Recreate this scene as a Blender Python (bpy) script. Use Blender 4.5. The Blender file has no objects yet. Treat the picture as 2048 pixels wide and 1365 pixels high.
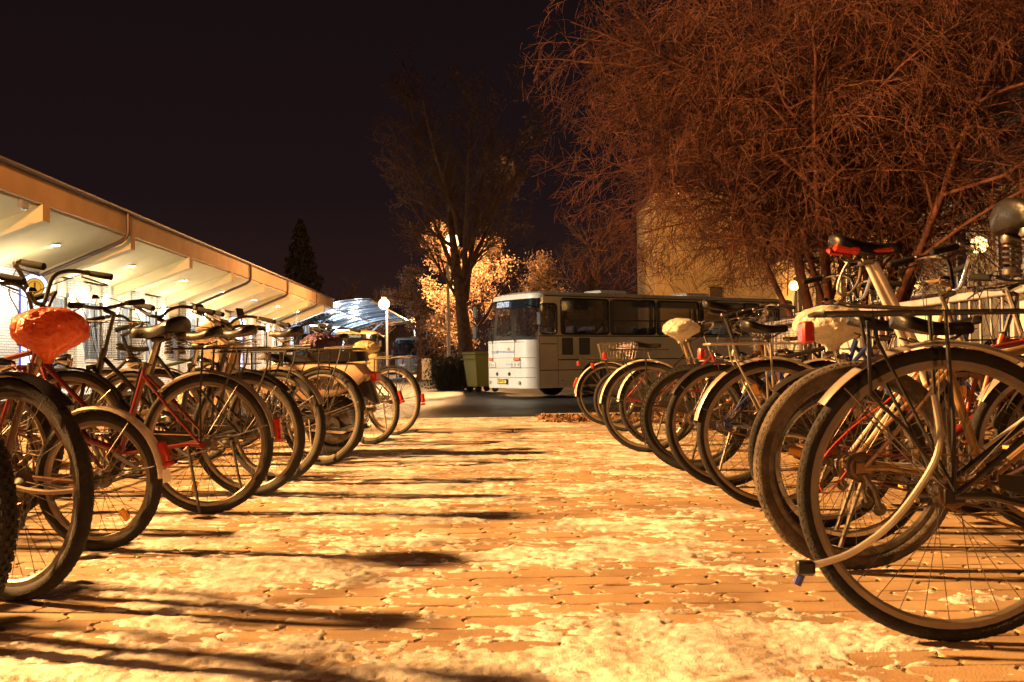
import bpy, math, random
import numpy as np
from mathutils import Vector, Matrix, noise as mnoise
random.seed(7); np.random.seed(7)
sc = bpy.context.scene
COL = sc.collection
PI = math.pi
# ---------------------------------------------------------------- camera, sky, exposure
cam_d = bpy.data.cameras.new("camera"); cam = bpy.data.objects.new("camera", cam_d); COL.objects.link(cam)
cam_d.sensor_width = 36; cam_d.lens = 36; cam_d.clip_start = 0.05; cam_d.clip_end = 2000
CAMH = 0.69
cam.matrix_world = Matrix.Translation((0, 0, CAMH)) @ Matrix.Rotation(PI/2 + math.atan(44.5/2048), 4, 'X') @ Matrix.Rotation(-0.012, 4, 'Z')
cam_d.dof.use_dof = True; cam_d.dof.focus_distance = 9.0; cam_d.dof.aperture_fstop = 13.0
sc.camera = cam
world = bpy.data.worlds.new("World"); sc.world = world; world.use_nodes = True
wn = world.node_tree; wn.nodes.clear()
wo = wn.nodes.new('ShaderNodeOutputWorld'); wb = wn.nodes.new('ShaderNodeBackground')
tc = wn.nodes.new('ShaderNodeTexCoord'); sx = wn.nodes.new('ShaderNodeSeparateXYZ'); rp = wn.nodes.new('ShaderNodeValToRGB')
wn.links.new(tc.outputs['Generated'], sx.inputs[0]); wn.links.new(sx.outputs['Z'], rp.inputs[0])
rp.color_ramp.elements[0].position = 0.0; rp.color_ramp.elements[0].color = (0.0300, 0.0130, 0.0095, 1)
rp.color_ramp.elements[1].position = 0.42; rp.color_ramp.elements[1].color = (0.0070, 0.0040, 0.0046, 1)
e = rp.color_ramp.elements.new(0.16); e.color = (0.0120, 0.0060, 0.0066, 1)
wn.links.new(rp.outputs[0], wb.inputs[0]); wb.inputs[1].default_value = 1.0
wn.links.new(wb.outputs[0], wo.inputs[0])
sc.view_settings.view_transform = 'Standard'; sc.view_settings.look = 'None'
sc.view_settings.exposure = 0.0; sc.view_settings.gamma = 1.0; sc.view_settings.use_curve_mapping = False
sc.cycles.max_bounces = 6; sc.cycles.transparent_max_bounces = 12; sc.cycles.sample_clamp_indirect = 4.0
sc.cycles.use_denoising = True
SODIUM = (1.0, 0.41, 0.10)
def lamp(name, kind, loc, energy, color, size=0.1, rot=None, parent=None, spot=None, blend=.5):
    d = bpy.data.lights.new(name, kind); d.energy = energy; d.color = color
    if kind == 'AREA': d.size = size
    else: d.shadow_soft_size = size
    if spot: d.spot_size = math.radians(spot); d.spot_blend = blend
    o = bpy.data.objects.new(name, d); COL.objects.link(o); o.location = loc
    if rot: o.rotation_euler = rot
    if parent: o.parent = parent
    return o
# ---------------------------------------------------------------- tagging and linking
def tag(o, label=None, cat=None, group=None, kind=None):
    if label: o['label'] = label
    if cat: o['category'] = cat
    if group: o['group'] = group
    if kind: o['kind'] = kind
    return o
def empty(name, loc=(0, 0, 0), rz=0, label=None, cat=None, group=None):
    o = bpy.data.objects.new(name, None); COL.objects.link(o); o.location = loc; o.rotation_euler = (0, 0, rz)
    o.empty_display_size = .1
    return tag(o, label, cat, group)
def link(name, mesh, parent=None, loc=None, rot=None):
    o = bpy.data.objects.new(name, mesh); COL.objects.link(o)
    if parent: o.parent = parent
    if loc is not None: o.location = loc
    if rot is not None: o.rotation_euler = rot
    return o
def gx(px, d): return (px - 1024) / 2048 * d
def gz(px, py, d): return CAMH + ((727 - .012*(px-1024)) - py) / 2048 * d
# ---------------------------------------------------------------- materials
_M = {}
def mat(name, col, rough=.6, metal=0.0, var=0.0, vscale=8, bump=0.0, bscale=60, col2=None, coat=0, trans=0, emit=None, estr=0, spec=None, detail=4, alpha=1):
    if name in _M: return _M[name]
    m = bpy.data.materials.new(name); m.use_nodes = True; nt = m.node_tree; b = nt.nodes['Principled BSDF']
    b.inputs['Base Color'].default_value = (*col, 1); b.inputs['Roughness'].default_value = rough; b.inputs['Metallic'].default_value = metal
    if coat: b.inputs['Coat Weight'].default_value = coat; b.inputs['Coat Roughness'].default_value = .08
    if trans: b.inputs['Transmission Weight'].default_value = trans
    if spec is not None: b.inputs['Specular IOR Level'].default_value = spec
    if alpha < 1: b.inputs['Alpha'].default_value = alpha
    if emit: b.inputs['Emission Color'].default_value = (*emit, 1); b.inputs['Emission Strength'].default_value = estr
    if var or bump or col2:
        t = nt.nodes.new('ShaderNodeTexCoord')
    if var or col2:
        n = nt.nodes.new('ShaderNodeTexNoise'); n.inputs['Scale'].default_value = vscale; n.inputs['Detail'].default_value = detail; n.inputs['Roughness'].default_value = .65
        nt.links.new(t.outputs['Object'], n.inputs['Vector'])
        r = nt.nodes.new('ShaderNodeValToRGB')
        c2 = col2 if col2 else tuple(c*(1-var) for c in col); c1 = col if col2 else tuple(min(1, c*(1+var*.6)) for c in col)
        r.color_ramp.elements[0].position = .36; r.color_ramp.elements[1].position = .66
        r.color_ramp.elements[0].color = (*c2, 1); r.color_ramp.elements[1].color = (*c1, 1)
        nt.links.new(n.outputs['Fac'], r.inputs[0]); nt.links.new(r.outputs[0], b.inputs['Base Color'])
    if bump:
        n2 = nt.nodes.new('ShaderNodeTexNoise'); n2.inputs['Scale'].default_value = bscale; n2.inputs['Detail'].default_value = 5
        nt.links.new(t.outputs['Object'], n2.inputs['Vector'])
        bp = nt.nodes.new('ShaderNodeBump'); bp.inputs['Strength'].default_value = bump; bp.inputs['Distance'].default_value = .01
        nt.links.new(n2.outputs['Fac'], bp.inputs['Height']); nt.links.new(bp.outputs[0], b.inputs['Normal'])
    _M[name] = m; return m
def emis(name, col, s):
    if name in _M: return _M[name]
    m = bpy.data.materials.new(name); m.use_nodes = True; nt = m.node_tree; nt.nodes.clear()
    o = nt.nodes.new('ShaderNodeOutputMaterial'); e = nt.nodes.new('ShaderNodeEmission'); e.inputs[0].default_value = (*col, 1); e.inputs[1].default_value = s
    nt.links.new(e.outputs[0], o.inputs[0]); _M[name] = m; return m
def glassy(name, tint, opacity, rough=.03):
    """thin pane: part see-through, part dark tinted reflective"""
    if name in _M: return _M[name]
    m = bpy.data.materials.new(name); m.use_nodes = True; nt = m.node_tree; b = nt.nodes['Principled BSDF']
    b.inputs['Base Color'].default_value = (*tint, 1); b.inputs['Roughness'].default_value = rough; b.inputs['Specular IOR Level'].default_value = .7
    tr = nt.nodes.new('ShaderNodeBsdfTransparent'); mx = nt.nodes.new('ShaderNodeMixShader'); mx.inputs[0].default_value = opacity
    out = nt.nodes['Material Output']
    nt.links.new(tr.outputs[0], mx.inputs[1]); nt.links.new(b.outputs[0], mx.inputs[2]); nt.links.new(mx.outputs[0], out.inputs[0])
    _M[name] = m; return m
RUB = mat('tyre_rubber', (.012, .0105, .010), .85, var=.5, vscale=25, bump=.5, bscale=180)
RUBD = mat('dusty_tyre_rubber', (.13, .105, .085), .85, var=.45, vscale=14, bump=.7, bscale=220, col2=(.05, .042, .036))
ALU = mat('aluminium', (.42, .39, .35), .38, .75, var=.25, vscale=30)
STEEL = mat('dull_steel', (.15, .135, .125), .42, .85, var=.4, vscale=40)
CHROME = mat('chrome', (.60, .60, .60), .12, 1.0, var=.15, vscale=20)
BLK = mat('black_plastic', (.018, .017, .017), .38)
BLKM = mat('black_metal', (.022, .02, .02), .35, .2, coat=.3)
LEA = mat('black_vinyl', (.008, .0072, .007), .40, spec=.35, bump=.15, bscale=90)
FOAM = mat('grip_rubber', (.007, .0065, .006), .85, bump=.5, bscale=150, spec=.25)
REDP = mat('red_plastic', (.38, .022, .014), .25, coat=.5)
ORR = mat('amber_reflector', (.85, .42, .08), .3)
FSILV = mat('silver_fender', (.46, .42, .36), .32, .55, var=.25, vscale=9)
FCREAM = mat('cream_fender', (.72, .64, .50), .45, .1, var=.3, vscale=16)
FBLK = mat('black_fender', (.03, .027, .025), .3, .1, coat=.4)
RUST = mat('rusty_steel', (.20, .11, .06), .7, .5, var=.5, vscale=30)
def paint(name, c): return mat(name, c, .28, .15, coat=.5, var=.18, vscale=10)
PRED = paint('red_paint', (.17, .018, .014)); PBLK = paint('black_paint', (.02, .018, .018)); PWHT = paint('white_paint', (.72, .68, .60))
PSIL = paint('silver_paint', (.48, .45, .42)); PBLU = paint('blue_paint', (.03, .06, .24)); PGRN = paint('dark_green_paint', (.02, .07, .04))
PPUR = paint('purple_grey_paint', (.22, .19, .21)); PGLD = paint('gold_paint', (.26, .16, .07)); PBRN = paint('brown_paint', (.10, .04, .02)); PORG = paint('orange_paint', (.34, .07, .02))
# ---------------------------------------------------------------- mesh builder
class MB:
    def __init__(s): s.v = []; s.f = []
    def add(s, vs, fs):
        k = len(s.v); s.v.extend([tuple(p) for p in vs]); s.f.extend([tuple(i + k for i in f) for f in fs]); return s
    def box(s, c, d, rz=0, M=None):
        x, y, z = (q/2 for q in d); P = [(a*x, b*y, e*z) for a in (-1, 1) for b in (-1, 1) for e in (-1, 1)]
        R = Matrix.Rotation(rz, 3, 'Z') if M is None else M
        P = [R @ Vector(p) + Vector(c) for p in P]
        return s.add(P, [(0, 1, 3, 2), (4, 6, 7, 5), (0, 4, 5, 1), (2, 3, 7, 6), (0, 2, 6, 4), (1, 5, 7, 3)])
    def bbox(s, x0, x1, y0, y1, z0, z1): return s.box(((x0+x1)/2, (y0+y1)/2, (z0+z1)/2), (abs(x1-x0), abs(y1-y0), abs(z1-z0)))
    def rbox(s, c, d, b=.01, M=None):
        """box with chamfered edges along all axes (24 verts)"""
        x, y, z = (q/2 for q in d); b = min(b, x*.9, y*.9, z*.9)
        R = Matrix.Identity(3) if M is None else M; V = {}; vs = []
        for a in (-1, 1):
            for e in (-1, 1):
                for g in (-1, 1):
                    for ax in range(3):
                        p = [a*(x-b), e*(y-b), g*(z-b)]; p[ax] += (a, e, g)[ax]*b
                        V[(a, e, g, ax)] = len(vs); vs.append(R @ Vector(p) + Vector(c))
        F = []
        for ax in range(3):
            o1, o2 = [(1, 2), (2, 0), (0, 1)][ax]
            for sg in (-1, 1):
                q = []
                for (u, w) in ((-1, -1), (1, -1), (1, 1), (-1, 1)):
                    k = [0, 0, 0]; k[ax] = sg; k[o1] = u; k[o2] = w; q.append(V[(*k, ax)])
                F.append(q if sg > 0 else q[::-1])
            for u in (-1, 1):
                for w in (-1, 1):
                    k0 = [0, 0, 0]; k1 = [0, 0, 0]; k0[ax] = -1; k1[ax] = 1; k0[o1] = k1[o1] = u; k0[o2] = k1[o2] = w
                    F.append([V[(*k0, o1)], V[(*k0, o2)], V[(*k1, o2)], V[(*k1, o1)]])
        for a in (-1, 1):
            for e in (-1, 1):
                for g in (-1, 1): F.append([V[(a, e, g, 0)], V[(a, e, g, 1)], V[(a, e, g, 2)]])
        return s.add(vs, F)
    def tube(s, pts, r, n=8, closed=False, cap=True):
        P = [Vector(p) for p in pts]; N = len(P); rs = r if isinstance(r, (list, tuple)) else [r]*N
        T = []
        for i in range(N):
            a = P[(i-1) % N] if (closed or i > 0) else P[i]; b = P[(i+1) % N] if (closed or i < N-1) else P[i]
            t = b-a; T.append(t.normalized() if t.length > 1e-9 else Vector((0, 0, 1)))
        up = Vector((0, 0, 1)) if abs(T[0].z) < .9 else Vector((0, 1, 0))
        u = T[0].cross(up).normalized(); vs = []
        for i in range(N):
            u = (u - T[i]*u.dot(T[i])).normalized(); w = T[i].cross(u)
            for k in range(n):
                a = 2*PI*k/n; vs.append(P[i] + (u*math.cos(a) + w*math.sin(a))*rs[i])
        F = []
        for i in range(N if closed else N-1):
            j = (i+1) % N
            for k in range(n): l = (k+1) % n; F.append((i*n+k, i*n+l, j*n+l, j*n+k))
        if cap and not closed: F.append(tuple(range(n))[::-1]); F.append(tuple((N-1)*n+k for k in range(n)))
        return s.add(vs, F)
    def ring(s, prof, n=48, axis='Y', c=(0, 0, 0), closed=True, a0=0, a1=2*PI):
        """profile [(radius, offset along axis)] swept round the axis; angle from +X towards +Z"""
        full = abs(a1-a0-2*PI) < 1e-6; m = len(prof); vs = []; nn = n if full else n+1
        for i in range(nn):
            a = a0 + (a1-a0)*i/n; ca, sa = math.cos(a), math.sin(a)
            for (r, o) in prof:
                p = (r*ca, o, r*sa) if axis == 'Y' else ((r*ca, r*sa, o) if axis == 'Z' else (o, r*ca, r*sa))
                vs.append((p[0]+c[0], p[1]+c[1], p[2]+c[2]))
        F = []
        for i in range(n):
            j = (i+1) % nn
            for k in range(m if closed else m-1): l = (k+1) % m; F.append((i*m+k, i*m+l, j*m+l, j*m+k))
        return s.add(vs, F)
    def loft(s, secs, cap=True):
        m = len(secs[0]); vs = [p for q in secs for p in q]; F = []
        for i in range(len(secs)-1):
            for k in range(m): l = (k+1) % m; F.append((i*m+k, i*m+l, (i+1)*m+l, (i+1)*m+k))
        if cap: F.append(tuple(range(m))[::-1]); F.append(tuple((len(secs)-1)*m+k for k in range(m)))
        return s.add(vs, F)
    def prism(s, poly, h0, h1, axis='Z'):
        n = len(poly)
        def P(a, b, h): return (a, b, h) if axis == 'Z' else ((a, h, b) if axis == 'Y' else (h, a, b))
        vs = [P(a, b, h0) for a, b in poly] + [P(a, b, h1) for a, b in poly]
        F = [tuple(range(n))[::-1], tuple(range(n, 2*n))] + [(i, (i+1) % n, n+(i+1) % n, n+i) for i in range(n)]
        return s.add(vs, F)
    def mesh(s, name, m=None, smooth=True, angle=40):
        me = bpy.data.meshes.new(name); me.from_pydata([tuple(p) for p in s.v], [], s.f); me.update()
        if m: me.materials.append(m)
        if smooth:
            me.shade_smooth()
            try: me.set_sharp_from_angle(angle=math.radians(angle))
            except Exception: pass
        return me
    def obj(s, name, m, parent=None, smooth=True, angle=40, **k): return link(name, s.mesh(name, m, smooth, angle), parent, **k)
def arcpts(c, r, a0, a1, n, plane='XZ', y=0):
    out = []
    for i in range(n+1):
        a = a0+(a1-a0)*i/n; out.append((c[0]+r*math.cos(a), y, c[1]+r*math.sin(a)) if plane == 'XZ' else (c[0]+r*math.cos(a), c[1]+r*math.sin(a), y))
    return out
def text_obj(name, body, size, m, parent, M, depth=.002, shear=0, bold=0):
    c = bpy.data.curves.new(name, 'FONT'); c.body = body; c.size = size; c.extrude = depth; c.align_x = 'CENTER'; c.align_y = 'CENTER'; c.shear = shear; c.offset = bold
    t = bpy.data.objects.new(name, c); COL.objects.link(t)
    me = bpy.data.meshes.new_from_object(t); bpy.data.objects.remove(t)
    me.transform(M); me.materials.clear(); me.materials.append(m)
    return link(name, me, parent)
# numpy value-noise
def vnoise(x, y, seed=0):
    xi = np.floor(x).astype(np.int64); yi = np.floor(y).astype(np.int64); xf = x-xi; yf = y-yi
    def h(a, b):
        n = (a*374761393 + b*668265263 + seed*982451653) & 0xffffffff
        n = ((n ^ (n >> 13))*1274126177) & 0xffffffff
        return ((n ^ (n >> 16)) & 0xffff)/65535.0
    u = xf*xf*(3-2*xf); v = yf*yf*(3-2*yf)
    return (h(xi, yi)*(1-u)+h(xi+1, yi)*u)*(1-v) + (h(xi, yi+1)*(1-u)+h(xi+1, yi+1)*u)*v
def fbm(x, y, o=4, seed=0, g=.5):
    s = 0; a = 1; t = 0
    for i in range(o): s = s+a*vnoise(x*2**i+i*17.3, y*2**i+i*9.1, seed+i); t += a; a *= g
    return s/t
def sstep(a, b, x): t = np.clip((x-a)/(b-a), 0, 1); return t*t*(3-2*t)
# ================================================================ THE GROUND
def gheight(x, y):
    """level pavement by the bicycles, the road beyond lies lower"""
    return -0.35*sstep(13.0, 22.0, y)
def sheet(name, xs, ys, zoff, m, parent=None, kind=None):
    X, Y = np.meshgrid(xs, ys); Z = gheight(X, Y)+zoff
    v = np.stack([X, Y, Z], -1).reshape(-1, 3); nx = len(xs); f = []
    for j in range(len(ys)-1):
        for i in range(nx-1): a = j*nx+i; f.append((a, a+1, a+nx+1, a+nx))
    me = bpy.data.meshes.new(name); me.from_pydata(v.tolist(), [], f); me.materials.append(m)
    o = link(name, me, parent); 
    if kind: o['kind'] = kind
    return o
soil = mat('packed_soil', (.085, .062, .045), .95, var=.5, vscale=3, bump=.8, bscale=12)
sheet('ground', [-600, -60, -20, -6, 0, 6, 20, 60, 600], [-60, -6, 0, 5, 10, 13, 14, 15, 16, 17, 18, 19, 20, 21, 22, 40, 100, 1500], -.030, soil, kind='structure')
def asphalt_mat():
    m = bpy.data.materials.new('asphalt'); m.use_nodes = True; nt = m.node_tree; b = nt.nodes['Principled BSDF']
    t = nt.nodes.new('ShaderNodeTexCoord'); mp = nt.nodes.new('ShaderNodeMapping'); mp.inputs['Scale'].default_value = (.5, 1.8, 1)
    n = nt.nodes.new('ShaderNodeTexNoise'); n.inputs['Scale'].default_value = 1.3; n.inputs['Detail'].default_value = 11; n.inputs['Roughness'].default_value = .78
    r = nt.nodes.new('ShaderNodeValToRGB'); r.color_ramp.elements[0].position = .38; r.color_ramp.elements[1].position = .72
    r.color_ramp.elements[0].color = (.022, .025, .024, 1); r.color_ramp.elements[1].color = (.075, .077, .072, 1)
    e = r.color_ramp.elements.new(.76); e.color = (.34, .33, .31, 1)
    r2 = nt.nodes.new('ShaderNodeValToRGB'); r2.color_ramp.elements[0].position = .4; r2.color_ramp.elements[0].color = (.35,)*3+(1,); r2.color_ramp.elements[1].color = (.85,)*3+(1,)
    n3 = nt.nodes.new('ShaderNodeTexNoise'); n3.inputs['Scale'].default_value = 90; n3.inputs['Detail'].default_value = 3
    bp = nt.nodes.new('ShaderNodeBump'); bp.inputs['Strength'].default_value = .6; bp.inputs['Distance'].default_value = .01
    nt.links.new(t.outputs['Object'], mp.inputs[0]); nt.links.new(mp.outputs[0], n.inputs['Vector']); nt.links.new(t.outputs['Object'], n3.inputs['Vector'])
    nt.links.new(n.outputs['Fac'], r.inputs[0]); nt.links.new(r.outputs[0], b.inputs['Base Color'])
    nt.links.new(n.outputs['Fac'], r2.inputs[0]); nt.links.new(r2.outputs[0], b.inputs['Roughness'])
    nt.links.new(n3.outputs['Fac'], bp.inputs['Height']); nt.links.new(bp.outputs[0], b.inputs['Normal'])
    return m
ASPH = asphalt_mat()
sheet('road', np.linspace(-30, 60, 10), list(np.linspace(13.1, 22.1, 19))+[30, 45, 60, 90, 140], -.012, ASPH, kind='structure')
# paver bed with the individual S-ended pavers
bedm = mat('joint_sand', (.09, .07, .05), .95, var=.5, vscale=20)
bed = sheet('pavement', [-9, -4, 0, 4, 9], [-2, 2, 5, 9, 13.1], -.011, bedm, kind='structure')
PL, PW, PJ = .250, .125, .007
def paver_outline():
    a = PL/2-PJ/2; b = PW/2-PJ/2; n = 5; top = []
    ends = [(.000, -1), (.016, -.55), (.010, -.1), (-.012, .2), (-.016, .6), (.000, 1)]
    pts = []
    for i in range(n): t = i/(n-1)*2-1; pts.append((t*a*.93-.0, -b+.004*math.sin(t*PI)))
    pts = pts[1:-1]
    L = [(-a, -b)]+pts+[(a, -b)]
    R = [(a+e, q*b) for e, q in ends[1:-1]]
    Tt = [(a, b)]+[(p[0], b+.004*math.sin(p[0]/a*PI)) for p in pts[::-1]]+[(-a, b)]
    Lf = [(-a+e, q*b) for e, q in ends[1:-1]][::-1]
    return L+R+Tt+Lf
PO = paver_outline()
def paver_geo():
    n = len(PO); ch = .004
    c = [(x*(1-ch/(PL/2)), y*(1-ch/(PW/2))) for x, y in PO]
    v = [(x, y, 0) for x, y in c]+[(x, y, -.0035) for x, y in PO]+[(x, y, -.014) for x, y in PO]
    f = [tuple(range(n))]+[(n+i, n+(i+1) % n, (i+1) % n, i) for i in range(n)]+[(2*n+i, 2*n+(i+1) % n, n+(i+1) % n, n+i) for i in range(n)]
    return v, f
def paver_mat():
    m = bpy.data.materials.new('concrete_paver'); m.use_nodes = True; nt = m.node_tree; b = nt.nodes['Principled BSDF']
    g = nt.nodes.new('ShaderNodeNewGeometry'); oi = nt.nodes.new('ShaderNodeObjectInfo')
    n = nt.nodes.new('ShaderNodeTexNoise'); n.inputs['Scale'].default_value = 2.2; n.inputs['Detail'].default_value = 8; n.inputs['Roughness'].default_value = .7
    nt.links.new(g.outputs['Position'], n.inputs['Vector'])
    r = nt.nodes.new('ShaderNodeValToRGB'); r.color_ramp.elements[0].position = .33; r.color_ramp.elements[1].position = .70
    r.color_ramp.elements[0].color = (.20, .13, .077, 1); r.color_ramp.elements[1].color = (.40, .295, .17, 1)
    nt.links.new(n.outputs['Fac'], r.inputs[0])
    att = nt.nodes.new('ShaderNodeAttribute'); att.attribute_name = 'tone'
    ma = nt.nodes.new('ShaderNodeMath'); ma.operation = 'ADD'; nt.links.new(g.outputs['Random Per Island'], ma.inputs[0]); nt.links.new(oi.outputs['Random'], ma.inputs[1])
    fr = nt.nodes.new('ShaderNodeMath'); fr.operation = 'FRACT'; nt.links.new(ma.outputs[0], fr.inputs[0])
    mr = nt.nodes.new('ShaderNodeMapRange'); mr.inputs[3].default_value = .84; mr.inputs[4].default_value = 1.14; nt.links.new(fr.outputs[0], mr.inputs[0])
    mx = nt.nodes.new('ShaderNodeVectorMath'); mx.operation = 'SCALE'; nt.links.new(r.outputs[0], mx.inputs[0]); nt.links.new(mr.outputs[0], mx.inputs['Scale'])
    nt.links.new(mx.outputs[0], b.inputs['Base Color'])
    n2 = nt.nodes.new('ShaderNodeTexNoise'); n2.inputs['Scale'].default_value = 160; n2.inputs['Detail'].default_value = 5; nt.links.new(g.outputs['Position'], n2.inputs['Vector'])
    bp = nt.nodes.new('ShaderNodeBump'); bp.inputs['Strength'].default_value = .55; bp.inputs['Distance'].default_value = .004
    nt.links.new(n2.outputs['Fac'], bp.inputs['Height']); nt.links.new(bp.outputs[0], b.inputs['Normal'])
    b.inputs['Roughness'].default_value = .72
    return m
PAVM = paver_mat()
pv, pf = paver_geo()
pme = bpy.data.meshes.new('paver'); pme.from_pydata(pv, [], pf); pme.materials.append(PAVM)
cells = []
j = 0; y = 1.75
while y < 13.05:
    if not (10.25 < y < 10.95):
        off = (PL/2 if j % 2 else 0)
        lim = min(5.2, y*.56+.5)
        i = int(-(lim+off)/PL)-1
        while i*PL+off < lim:
            cells.append((i*PL+off, y)); i += 1
    y += PW; j += 1
near = sorted(cells, key=lambda c: c[1]+abs(c[0])*.15)
inv = [c for c in near if abs(c[0]) < c[1]*.5+.12 and c[1] > 2.12][:300]; ins = set(inv)
rr = random.Random(3)
for (x, y) in inv:
    o = link('paver', pme, bed, loc=(x, y, rr.uniform(-.0014, .0014)+.0), rot=(rr.gauss(0, .006), rr.gauss(0, .004), rr.gauss(0, .006)))
V = np.array(pv); far = [c for c in cells if c not in ins]
A = np.array(far); nV = len(V)
ang = np.random.normal(0, .006, len(A)); tz = np.random.uniform(-.0014, .0014, len(A)); tl = np.random.normal(0, .005, (len(A), 2))
ca, sa = np.cos(ang)[:, None], np.sin(ang)[:, None]
VX = V[None, :, 0]*ca-V[None, :, 1]*sa+A[:, :1]; VY = V[None, :, 0]*sa+V[None, :, 1]*ca+A[:, 1:]
VZ = V[None, :, 2]+tz[:, None]+V[None, :, 0]*tl[:, :1]+V[None, :, 1]*tl[:, 1:]
VV = np.stack([VX, VY, VZ], -1).reshape(-1, 3); FF = [tuple(q+k*nV for q in f) for k in range(len(A)) for f in pf]
me = bpy.data.meshes.new('outer_pavers'); me.from_pydata(VV.tolist(), [], FF); me.materials.append(PAVM)
tag(link('paver_field', me, bed), kind='stuff')
# flush concrete channel across the pavement, kerb at the road
conc = mat('concrete', (.30, .26, .21), .85, var=.35, vscale=5, bump=.5, bscale=90)
ch = MB()
for k in range(18): ch.rbox((-8.5+k, 10.6, -.02), (.985, .60, .05), .006)
tag(ch.obj('concrete_channel', conc, smooth=False), kind='structure')
kb = MB()
for k in range(13): kb.rbox((.75+k*.8, 13.18+.0*k, -.02), (.785, .14, .12), .012)
tag(kb.obj('kerb', conc, smooth=False), kind='structure')
kb = MB()
for k in range(24): kb.rbox((-12.+k*.8 if k < 16 else .8, 13.17, -.045), (.785, .10, .09), .01)
tag(kb.obj('flush_kerb', conc, smooth=False), kind='structure')
# snow: a crusted sheet whose height field dips under the pavers where it has melted
ys = [1.9]
while ys[-1] < 13.05: ys.append(ys[-1]+max(.009, .0022*ys[-1]**1.15))
ys = np.array(ys); nxs = 620
U = np.linspace(-1, 1, nxs)
Y = np.repeat(ys[:, None], nxs, 1); X = U[None, :]*(np.minimum(Y*.54+.25, 4.6))
wx = X+.06*(vnoise(X*5, Y*5, 31)-.5); wy = Y+.06*(vnoise(X*5, Y*5, 32)-.5)
a = fbm(wx*2.2, wy*3.0, 3, 1); b_ = fbm(wx*9, wy*14, 4, 5, .6); c_ = fbm(wx*38, wy*44, 3, 11, .6)
cover = .53*np.ones_like(X)
cover += .055*sstep(.3, -1.5, X)                                   # fuller on the left
cover -= .15*sstep(.5, 1.6, X - .16*(Y-3.0))*sstep(9, 4, Y)         # swept bare under the right row
cover += .10*sstep(2.9, 2.2, Y)*sstep(1.1, .2, X)
cover += .05*sstep(4, 7, Y)*sstep(1.9, .9, X)
cover -= .13*sstep(1.3, 2.4, np.abs(X+.1))*sstep(2.8, 4, Y)
cover -= .2*sstep(-1.4, -2.6, X)*sstep(3.2, 4.0, Y)
cover -= .30*(np.abs(Y-10.6) < .36)
cover -= .045*sstep(4.2, 3.4, Y)*sstep(.4, -.3, X)
cover += .03*sstep(2.6, 3.6, Y)*sstep(1.2, .6, np.abs(X))-.055*sstep(3.6, 5.5, Y)+.03*sstep(.8, -.2, np.abs(X-.6)-.6)*sstep(3.2, 2.6, Y)
for (cx, cy, r, s_) in ((-1.55, 2.75, .45, -.14), (.75, 2.52, .22, .16), (-.55, 2.35, .3, .10), (-.2, 5.2, .8, .05), (.35, 3.05, .35, -.12), (.05, 3.9, .3, -.05), (-1.0, 2.95, .25, .1), (-.75, 3.35, .4, .06)):
    cover += s_*np.exp(-((X-cx)**2+((Y-cy)*1.4)**2)/r**2)
val = (.30*a+.44*b_+.26*c_)
h = (val - (1-(cover-.072)))*.075
jrow = np.floor((Y-1.75+PW/2)/PW); fy = ((Y-1.75+PW/2)/PW)-jrow
offx = np.where(jrow.astype(int) % 2 == 1, PL/2, 0); fxx = ((X-offx)/PL+.5); fxx = fxx-np.floor(fxx)
edge = np.minimum(np.minimum(fy, 1-fy)*PW, np.minimum(fxx, 1-fxx)*PL)
h = h + .0042*np.exp(-(edge/.014)**2)-.0008
h = np.where(h > 0, .0050*(1-np.exp(-h/.0045))+.35*np.maximum(h-.006, 0), h)
h += sstep(.0, .003, h)*(.0016*(fbm(X*60, Y*55, 3, 21)-.45)+.003*(fbm(X*14, Y*14, 2, 22)-.4))
h = np.maximum(h, -.02)
Z = h+.0007
nr = len(ys); idx = np.arange(nr*nxs).reshape(nr, nxs)
keep = np.maximum.reduce([h[:-1, :-1], h[1:, :-1], h[:-1, 1:], h[1:, 1:]]) > -.0075
q = np.stack([idx[:-1, :-1], idx[:-1, 1:], idx[1:, 1:], idx[1:, :-1]], -1)[keep]
used = np.unique(q); remap = -np.ones(nr*nxs, int); remap[used] = np.arange(len(used)); q = remap[q]
P = np.stack([X, Y, Z], -1).reshape(-1, 3)[used]
def np_mesh(name, P, Q, m, smooth=True):
    me = bpy.data.meshes.new(name); k = Q.shape[1]
    me.vertices.add(len(P)); me.vertices.foreach_set('co', np.ascontiguousarray(P, dtype=np.float32).ravel())
    me.loops.add(Q.size); me.loops.foreach_set('vertex_index', np.ascontiguousarray(Q, dtype=np.int32).ravel())
    me.polygons.add(len(Q)); me.polygons.foreach_set('loop_start', np.arange(0, Q.size, k, dtype=np.int32))
    try: me.polygons.foreach_set('loop_total', np.full(len(Q), k, dtype=np.int32))
    except Exception: pass
    me.update(calc_edges=True); me.validate()
    if smooth: me.shade_smooth()
    me.materials.append(m); return me
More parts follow.
